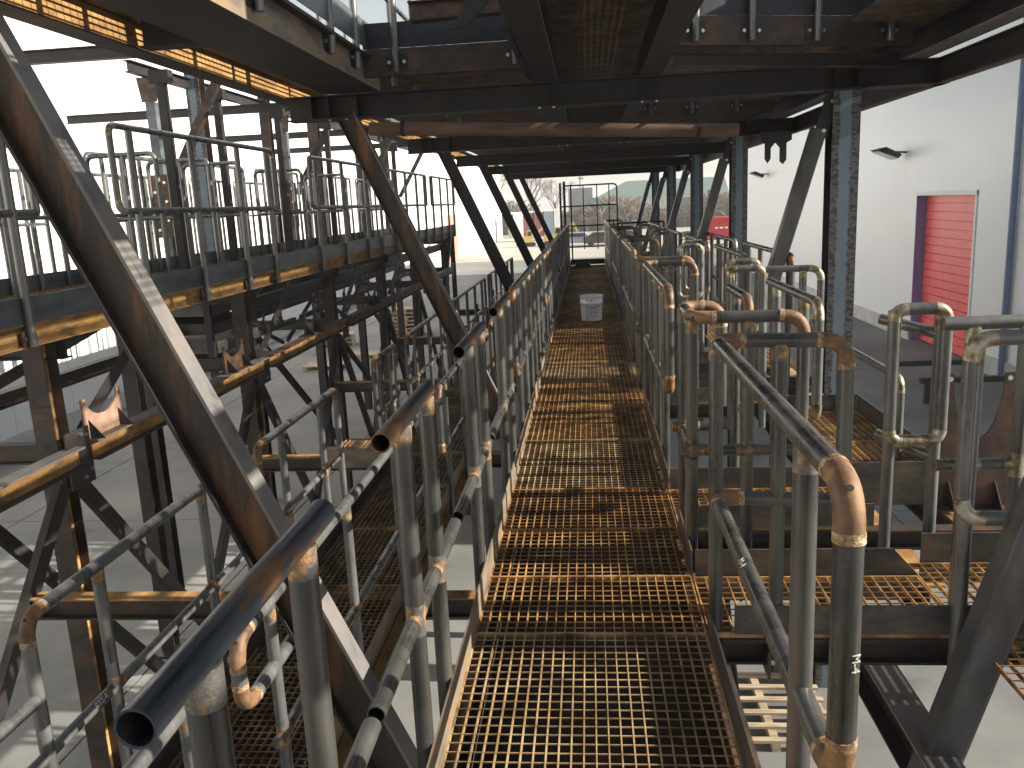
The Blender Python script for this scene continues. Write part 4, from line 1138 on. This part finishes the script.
for k in range(4): MB().box((-5.2, 9.35, -.15 + .22 * k), (-4.35, 10.6, -.02 + .22 * k)).build('plate_box', 'toe' if k % 2 else 'beam', t)
for x in (-5.15, -4.45): MB().box((x, 9.3, -.22), (x + .08, 9.349, .8)).build('upright', 'darkbeam', t)
MB().sweep([(-4.9, 9.2, .25), (-4.9, 9.345, .25)], .17, 16).build('drum', 'gusset', t)
# cross beams joining the frames under the walkways
for i, y in enumerate([5.0, 8.2, 12.0, 16.2, 20.5]):
    ibeam('low_tie_beam', 'rusty tie beam under the lower walkway, %s from the viewer' % ORD[i], 'beam', (-3.85, y, -.93), (.5, y, -.93), .15, .12, (0, 0, 1), ['beam', 'orange', 'beam'], group='tie beams under the walkways')
    for x in (-1.98, .3):
        t = ibeam('leg_post', 'dark leg post under the tie beam %s from the viewer, on the %s' % (ORD[i], 'left' if x < 0 else 'right'), 'column', (x, y + .1, ZG), (x, y + .1, -1.01), .12, .12, (0, 1, 0), H3('darkbeam'), group='leg posts', single=True)

# left deck
DZ = .99
longbeam('orange edge beam of the left deck', -3.73, .905, .15, .07, 1.0, 23.6, ['orange', 'orange', 'orange'], name='edge_beam')
longbeam('rear edge beam of the left deck', -5.35, .905, .15, .07, 1.0, 23.6, ['darkbeam', 'darkbeam', 'darkbeam'], name='edge_beam')
for i in range(11):
    grating(-5.3, -3.70, 1.2 + 2 * i, 3.19 + 2 * i, DZ + .02, '%s grating panel of the left deck' % ORD[i], 'left deck gratings', px=.06, py=.1, edge=False)
seg = [1.0, 4.25, 6.15, 8.95, 11.0, 13.9, 17.0, 20.0, 23.6]
for i in range(8):
    plate('kick_plate', (-3.70, seg[i] + .004, .985), (-3.692, seg[i + 1] - .004, 1.165), 'blueplate', ['blue grey kick plate of the left deck outside the left edge', 'blue grey kick plate of the left deck at the left edge', 'blue grey kick plate behind the big slanting beam', 'blue grey kick plate just right of the big slanting beam',
          'blue grey kick plate before the second slanting beam', 'blue grey kick plate behind the second slanting beam', 'blue grey kick plate beyond the second slanting beam', 'farthest blue grey kick plate of the left deck'][i], 'kick plate', 'left deck kick plates')
plate('kick_plate', (-5.33, 1.0, .985), (-5.322, 23.6, 1.165), 'blueplate', 'long blue grey kick plate on the far side of the left deck', 'kick plate')
DX, DT, DM = -3.66, 2.355, 1.70
dk = [(2.4, 5.42, [2.9, 4.0, 5.17], 'left deck guard rail at the left edge of the view'), (6.44, 9.88, [6.73, 7.8, 8.86, 9.68], 'left deck guard rail right of the big slanting beam'), (11.2, 15.2, [11.45, 12.7, 14.04, 15.0], 'left deck guard rail crossed by the second slanting beam'),
      (15.8, 19.4, [16.1, 17.2, 18.3, 19.2], 'left deck guard rail between the second and third slanting beams'), (20.0, 23.5, [20.2, 21.3, 22.4, 23.3], 'left deck guard rail at the far end')]
for i, (a, b_, ps, lab) in enumerate(dk):
    guard(lab, [[(DX, b_, DM), (DX, b_, DT), (DX, a, DT), (DX, a, DM), (DX, b_, DM)]], [], [(DX, y, .84, DT - .01) for y in ps], 'left deck front guard rails', pm='greypipe', em='burnt' if i == 1 else 'greypipe', n=12 if i < 3 else 8, weld=False, rp=.029,
          plate=(-1, 0), r=.026)
bx = [(4.0, 6.0), (6.6, 8.5), (8.8, 10.6), (11.0, 13.0), (13.5, 15.5), (16, 19), (19.5, 23)]
for i, (a, b_) in enumerate(bx):
    n_ = 4
    guard('rear guard rail of the left deck, %s from the left edge' % ORD[i], [[(-5.3, b_, 1.0), (-5.3, b_, DT), (-5.3, a, DT), (-5.3, a, 1.0)]], [[(-5.3, a, DM), (-5.3, b_, DM)]], [(-5.3, a + .3 + (b_ - a - .6) * k / 3, 1.0, DT - .01) for k in range(n_)], 'rear guard rails of the left deck', pm='greypipe', em='greypipe', n=8, weld=False)
for i, y in enumerate([6.2, 8.65, 9.9, 10.8, 13.2, 15.6, 19.2]):
    guard('cross guard rail over the left deck, %s from the left edge' % ORD[i], [[(-5.2, y, 1.0), (-5.2, y, DT - .05), (-4.45, y, DT - .05), (-4.45, y, 1.0)]], [[(-5.2, y, 1.65), (-4.45, y, 1.65)]], [(-4.8, y, 1.0, DT - .06)], 'cross guard rails over the left deck', pm='greypipe', em='greypipe', n=8, weld=False)
for i in range(9):
    y = 5.0 + i * 1.9
    guard('outermost guard rail beyond the left deck, %s from the left edge' % ORD[i], [[(-6.9, y + 1.6, 1.0), (-6.9, y + 1.6, 2.3), (-6.9, y, 2.3), (-6.9, y, 1.0)]], [[(-6.9, y, 1.65), (-6.9, y + 1.6, 1.65)]], [(-6.9, y + .4, .95, 2.29), (-6.9, y + .8, .95, 2.29), (-6.9, y + 1.2, .95, 2.29)], 'outermost guard rails beyond the left deck', pm='greypipe', em='burnt', n=8, weld=False)
grating(-6.9, -5.4, 5, 22, DZ + .02, 'far grating strip behind the left deck', None, px=.12, py=.2, edge=False)
longbeam('outermost edge beam beyond the left deck', -6.95, .9, .2, .08, 4.5, 22.5, ['darkbeam', 'darkbeam', 'darkbeam'], name='edge_beam')
# upper columns and beams over the left deck
uc = [(-5.45, 12.0, .2, 'tall blue grey column behind the left deck rail, the widest'), (-5.6, 4.6, .2, 'blue grey column at the left edge of the view'), (-5.45, 14.6, .16, 'brown column left of the second slanting beam'), (-5.45, 17.2, .2, 'brown column behind the second slanting beam'), (-5.45, 20.6, .18, 'dark column right of the second slanting beam'), (-5.45, 23.2, .18, 'farthest upper column over the left deck')]
for i, (x, y, s, lab) in enumerate(uc):
    t = thing('upper_column', lab, 'column', (x, y, .98), 'upper columns over the left deck')
    MB().box((x - s / 2, y - s / 2, .98), (x + s / 2, y - s / 2 + .014, 4.2)).build('flange', 'colflange' if i < 2 else 'beam', t)
    MB().box((x - s / 2, y + s / 2 - .014, .98), (x + s / 2, y + s / 2, 4.2)).build('flange', 'gusset', t)
    MB().box((x - .006, y - s / 2 + .0145, .98), (x + .006, y + s / 2 - .0145, 4.2)).build('web', 'brownweb', t)
def hanger(x, y, z0, z1, lab):
    t = thing('hanger_post', lab, 'post', (x, y, z0), 'hanger posts over the left deck')
    MB().box((x - .06, y - .06, z0), (x + .06, y + .06, z1 - .3)).build('post', 'blueplate', t)
    MB().prism([(-.1, 0), (.1, 0), (.14, .3), (-.14, .3)], (x, y - .065, z1 - .3), (1, 0, 0), (0, 0, 1), -.012).build('gusset', 'gusset', t)
    MB().box((x - .15, y - .075, 1.4), (x + .15, y - .066, 2.2)).build('splice_plate', 'gusset', t)
    for k in range(6): bolt(t, (x + (.07 if k % 2 else -.07), y - .075, 1.5 + .12 * k), (0, -1, 0), .02, .02)
hanger(-5.5, 10.8, 1.0, 3.4, 'brown hanger post with a bolted splice plate over the left deck')
hanger(-5.5, 15.6, 1.0, 3.4, 'second brown hanger post with a splice plate, left of the second slanting beam')
for i, (y, z) in enumerate([(8.6, 3.3), (13.6, 3.3), (18.4, 3.3), (22.6, 3.3)]):
    ibeam('roof_cross_beam', 'dark upper cross beam over the left deck, %s from the left edge' % ORD[i], 'beam', (-3.0, y, z), (-8.4, y, z), .13, .1, (0, 0, 1), H3('darkbeam'), group='upper cross beams over the left deck', single=True)
    p = Vector((-5.5, y + 2.4, 2.0)); q = Vector((-4.6, y + 2.4, 3.5))
    d = (q - p).normalized()
    tag(MB().obox((p + q) / 2, (d, Vector((0, 1, 0)), d.cross(Vector((0, 1, 0)))), ((q - p).length / 2, .05, .05)).build('knee_brace', 'beam', None, p), 'slanting knee brace over the left deck, %s from the left edge' % ORD[i], 'brace', 'knee braces over the left deck')
    if i > 1: ibeam('roof_long_beam', 'upper long beam over the left deck, %s from the left edge' % ORD[i - 2], 'beam', (-5.45, y, 3.5), (-5.45, y + 4.4, 3.5), .18, .12, (0, 0, 1), H3('darkbeam'), group='upper long beams over the left deck', single=True)
ibeam('roof_long_beam', 'upper long beam carrying the two brown hanger posts over the left deck', 'beam', (-5.5, 10.3, 3.47), (-5.5, 16.2, 3.47), .14, .1, (0, 0, 1), H3('darkbeam'), group='upper long beams over the left deck', single=True)
for k, (x, y, zt, lab) in enumerate([(-4.6, 9.3, 3.22, 'slim dark post over the left deck, first behind the big slanting beam'), (-4.9, 11.4, 3.3, 'slim dark post over the left deck, left of the widest column'), (-4.7, 13.1, 3.22, 'slim dark post over the left deck, right of the widest column'),
        (-4.8, 15.9, 3.3, 'slim dark post over the left deck, left of the second slanting beam'), (-4.7, 18.1, 3.22, 'slim dark post over the left deck behind the second slanting beam'), (-4.8, 21.4, 3.2, 'slim dark post over the left deck at its far end')]):
    t = thing('slim_post', lab, 'post', (x, y, 1.0), 'slim dark posts over the left deck')
    MB().box((x - .045, y - .045, 1.0), (x + .045, y + .045, zt)).build('post', 'darkbeam', t)
    MB().box((x - .11, y - .06, zt - .14), (x + .11, y + .06, zt + .0)).build('head_plate', 'darkbeam', t)
# dark knee frame at the far end of the left deck
t = thing('end_bracket', 'dark knee bracket under the far end of the left deck', 'bracket', (-3.8, 23.6, -.6))
MB().obox(Vector((-3.8, 22.6, .25)), (Vector((0, .75, .66)), Vector((1, 0, 0)), Vector((0, -.66, .75))), (1.1, .05, .06)).build('strut', 'darkbeam', t)
MB().box((-3.86, 23.5, ZG), (-3.74, 23.62, .82)).build('post', 'darkbeam', t)

# ---------------------------------------------------------------- end gate
t = thing('cage_gate', 'tall dark grid gate of bars at the far end of the main walkway', 'gate', (-.74, 23.0, 0))
xs = [-.44, -.11, .25, .57]; 
MB().sweep([(-.72, 23, -.15), (-.72, 23, 2.12)], .03, 8).build('post', 'darkbeam', t)
MB().sweep([(-.62, 23.2, -.15), (-.62, 23.2, 2.16)], .035, 8).build('post', 'darkbeam', t)
for kind, q in fillet([(-.6, 23, 2.04), (.78, 23, 2.04), (.78, 23, .4)], .12):
    MB().sweep(q, .02, 8).build('frame', 'darkbeam', t)
for x in xs: MB().sweep([(x, 23, .35 if x > -.4 else -.15), (x, 23, 2.04)], .014 if x > -.4 else .02, 8).build('bar', 'darkbeam', t)
for z in (1.50, .98, .42): MB().sweep([(-.7, 23.02, z), (.78, 23.02, z)], .018, 8).build('crossbar', 'darkbeam', t)
guard('low dark rail right of the end gate', [[(.8, 23, 1.0), (2.0, 23, 1.0)]], [], [(1.4, 23, -.1, 1.0), (2.0, 23, -.1, 1.0)], None, pm='darkbeam', em='darkbeam', n=8, weld=False)
guard('small looped rail on the ground beyond the left slanting beams', [[(-3.1, 26, -2.6), (-3.1, 26, -.4), (-2.5, 26, -.4), (-2.5, 26, -2.6)]], [[(-2.5, 26, -1.0), (-1.2, 26, -1.0)]], [(-1.3, 26, ZG, -1.0), (-3.1, 26, ZG, -2.5)], None, pm='darkbeam', em='darkbeam', n=8, weld=False)
for i, (a, b_) in enumerate([(17.5, 20.0), (20.4, 23.5)]):
    guard(['dark stair rail below the left slanting beams, nearer one', 'dark stair rail below the left slanting beams, farther one'][i], [[(-2.7, a, -1.6), (-2.7, b_, -.7)]], [[(-2.7, a, -2.1), (-2.7, b_, -1.2)]], [(-2.7, a + .1, ZG, -1.58), (-2.7, (a + b_) / 2, ZG, -1.15), (-2.7, b_ - .05, ZG, -.72)], 'dark stair rails', pm='darkbeam', em='darkbeam', n=8, weld=False)

# ---------------------------------------------------------------- hand written marks on the pipes
def written(txt, p, xd, nrm, size, parent, m='plinth'):
    cu = bpy.data.curves.new('mark', 'FONT'); cu.body = txt; cu.size = size; cu.align_x = 'CENTER'; cu.align_y = 'CENTER'; cu.extrude = .0006
    tmp = bpy.data.objects.new('mark_tmp', cu); COL.objects.link(tmp)
    dg = bpy.context.evaluated_depsgraph_get()
    me = bpy.data.meshes.new_from_object(tmp.evaluated_get(dg))
    bpy.data.objects.remove(tmp)
    xd = Vector(xd).normalized(); nrm = Vector(nrm).normalized(); yd = nrm.cross(xd)
    R_ = Matrix((xd, yd, nrm)).transposed().to_4x4()
    me.transform(Matrix.Translation(Vector(p) - origin_of(parent)) @ R_)
    me.materials.clear(); me.materials.append(M[m])
    o = bpy.data.objects.new('written_mark', me); o.parent = parent; COL.objects.link(o)
def by_label(l): return [o for o in COL.objects if o.get('label') == l][0]
written('032-4', (UX + .0225 * .8, 2.78, UM + .0225 * .6), (0, 1, 0), (.8, 0, .6), .034, by_label('nearest left rail of the lower walkway with a rusty elbow at the left'))
written('M-4', (RX - .0285 * .6, 2.35, .52 + .0285 * .8), (0, -1, 0), (-.6, 0, .8), .032, by_label('closest right guard rail with a large rusty elbow and two bends'))
written('M-4', (RX + .012, 1.42 - .0268, .78), (0, 0, -1), (.35, -1, 0), .024, by_label('closest right guard rail with a large rusty elbow and two bends'))

# ---------------------------------------------------------------- air
hz = MB().box((-760, -760, ZG - 1.0), (760, 960, 12.5)).build('haze', 'wall')
hm = bpy.data.materials.new('thin_haze'); hm.use_nodes = True
hn = hm.node_tree; hn.nodes.clear()
ho = hn.nodes.new('ShaderNodeOutputMaterial'); hv = hn.nodes.new('ShaderNodeVolumePrincipled')
hv.inputs['Color'].default_value = (.92, .95, 1, 1); hv.inputs['Density'].default_value = .0013
hn.links.new(hv.outputs[0], ho.inputs['Volume'])
hz.data.materials.clear(); hz.data.materials.append(hm)
hz['kind'] = 'stuff'; hz['label'] = 'thin pale haze over the far yard'
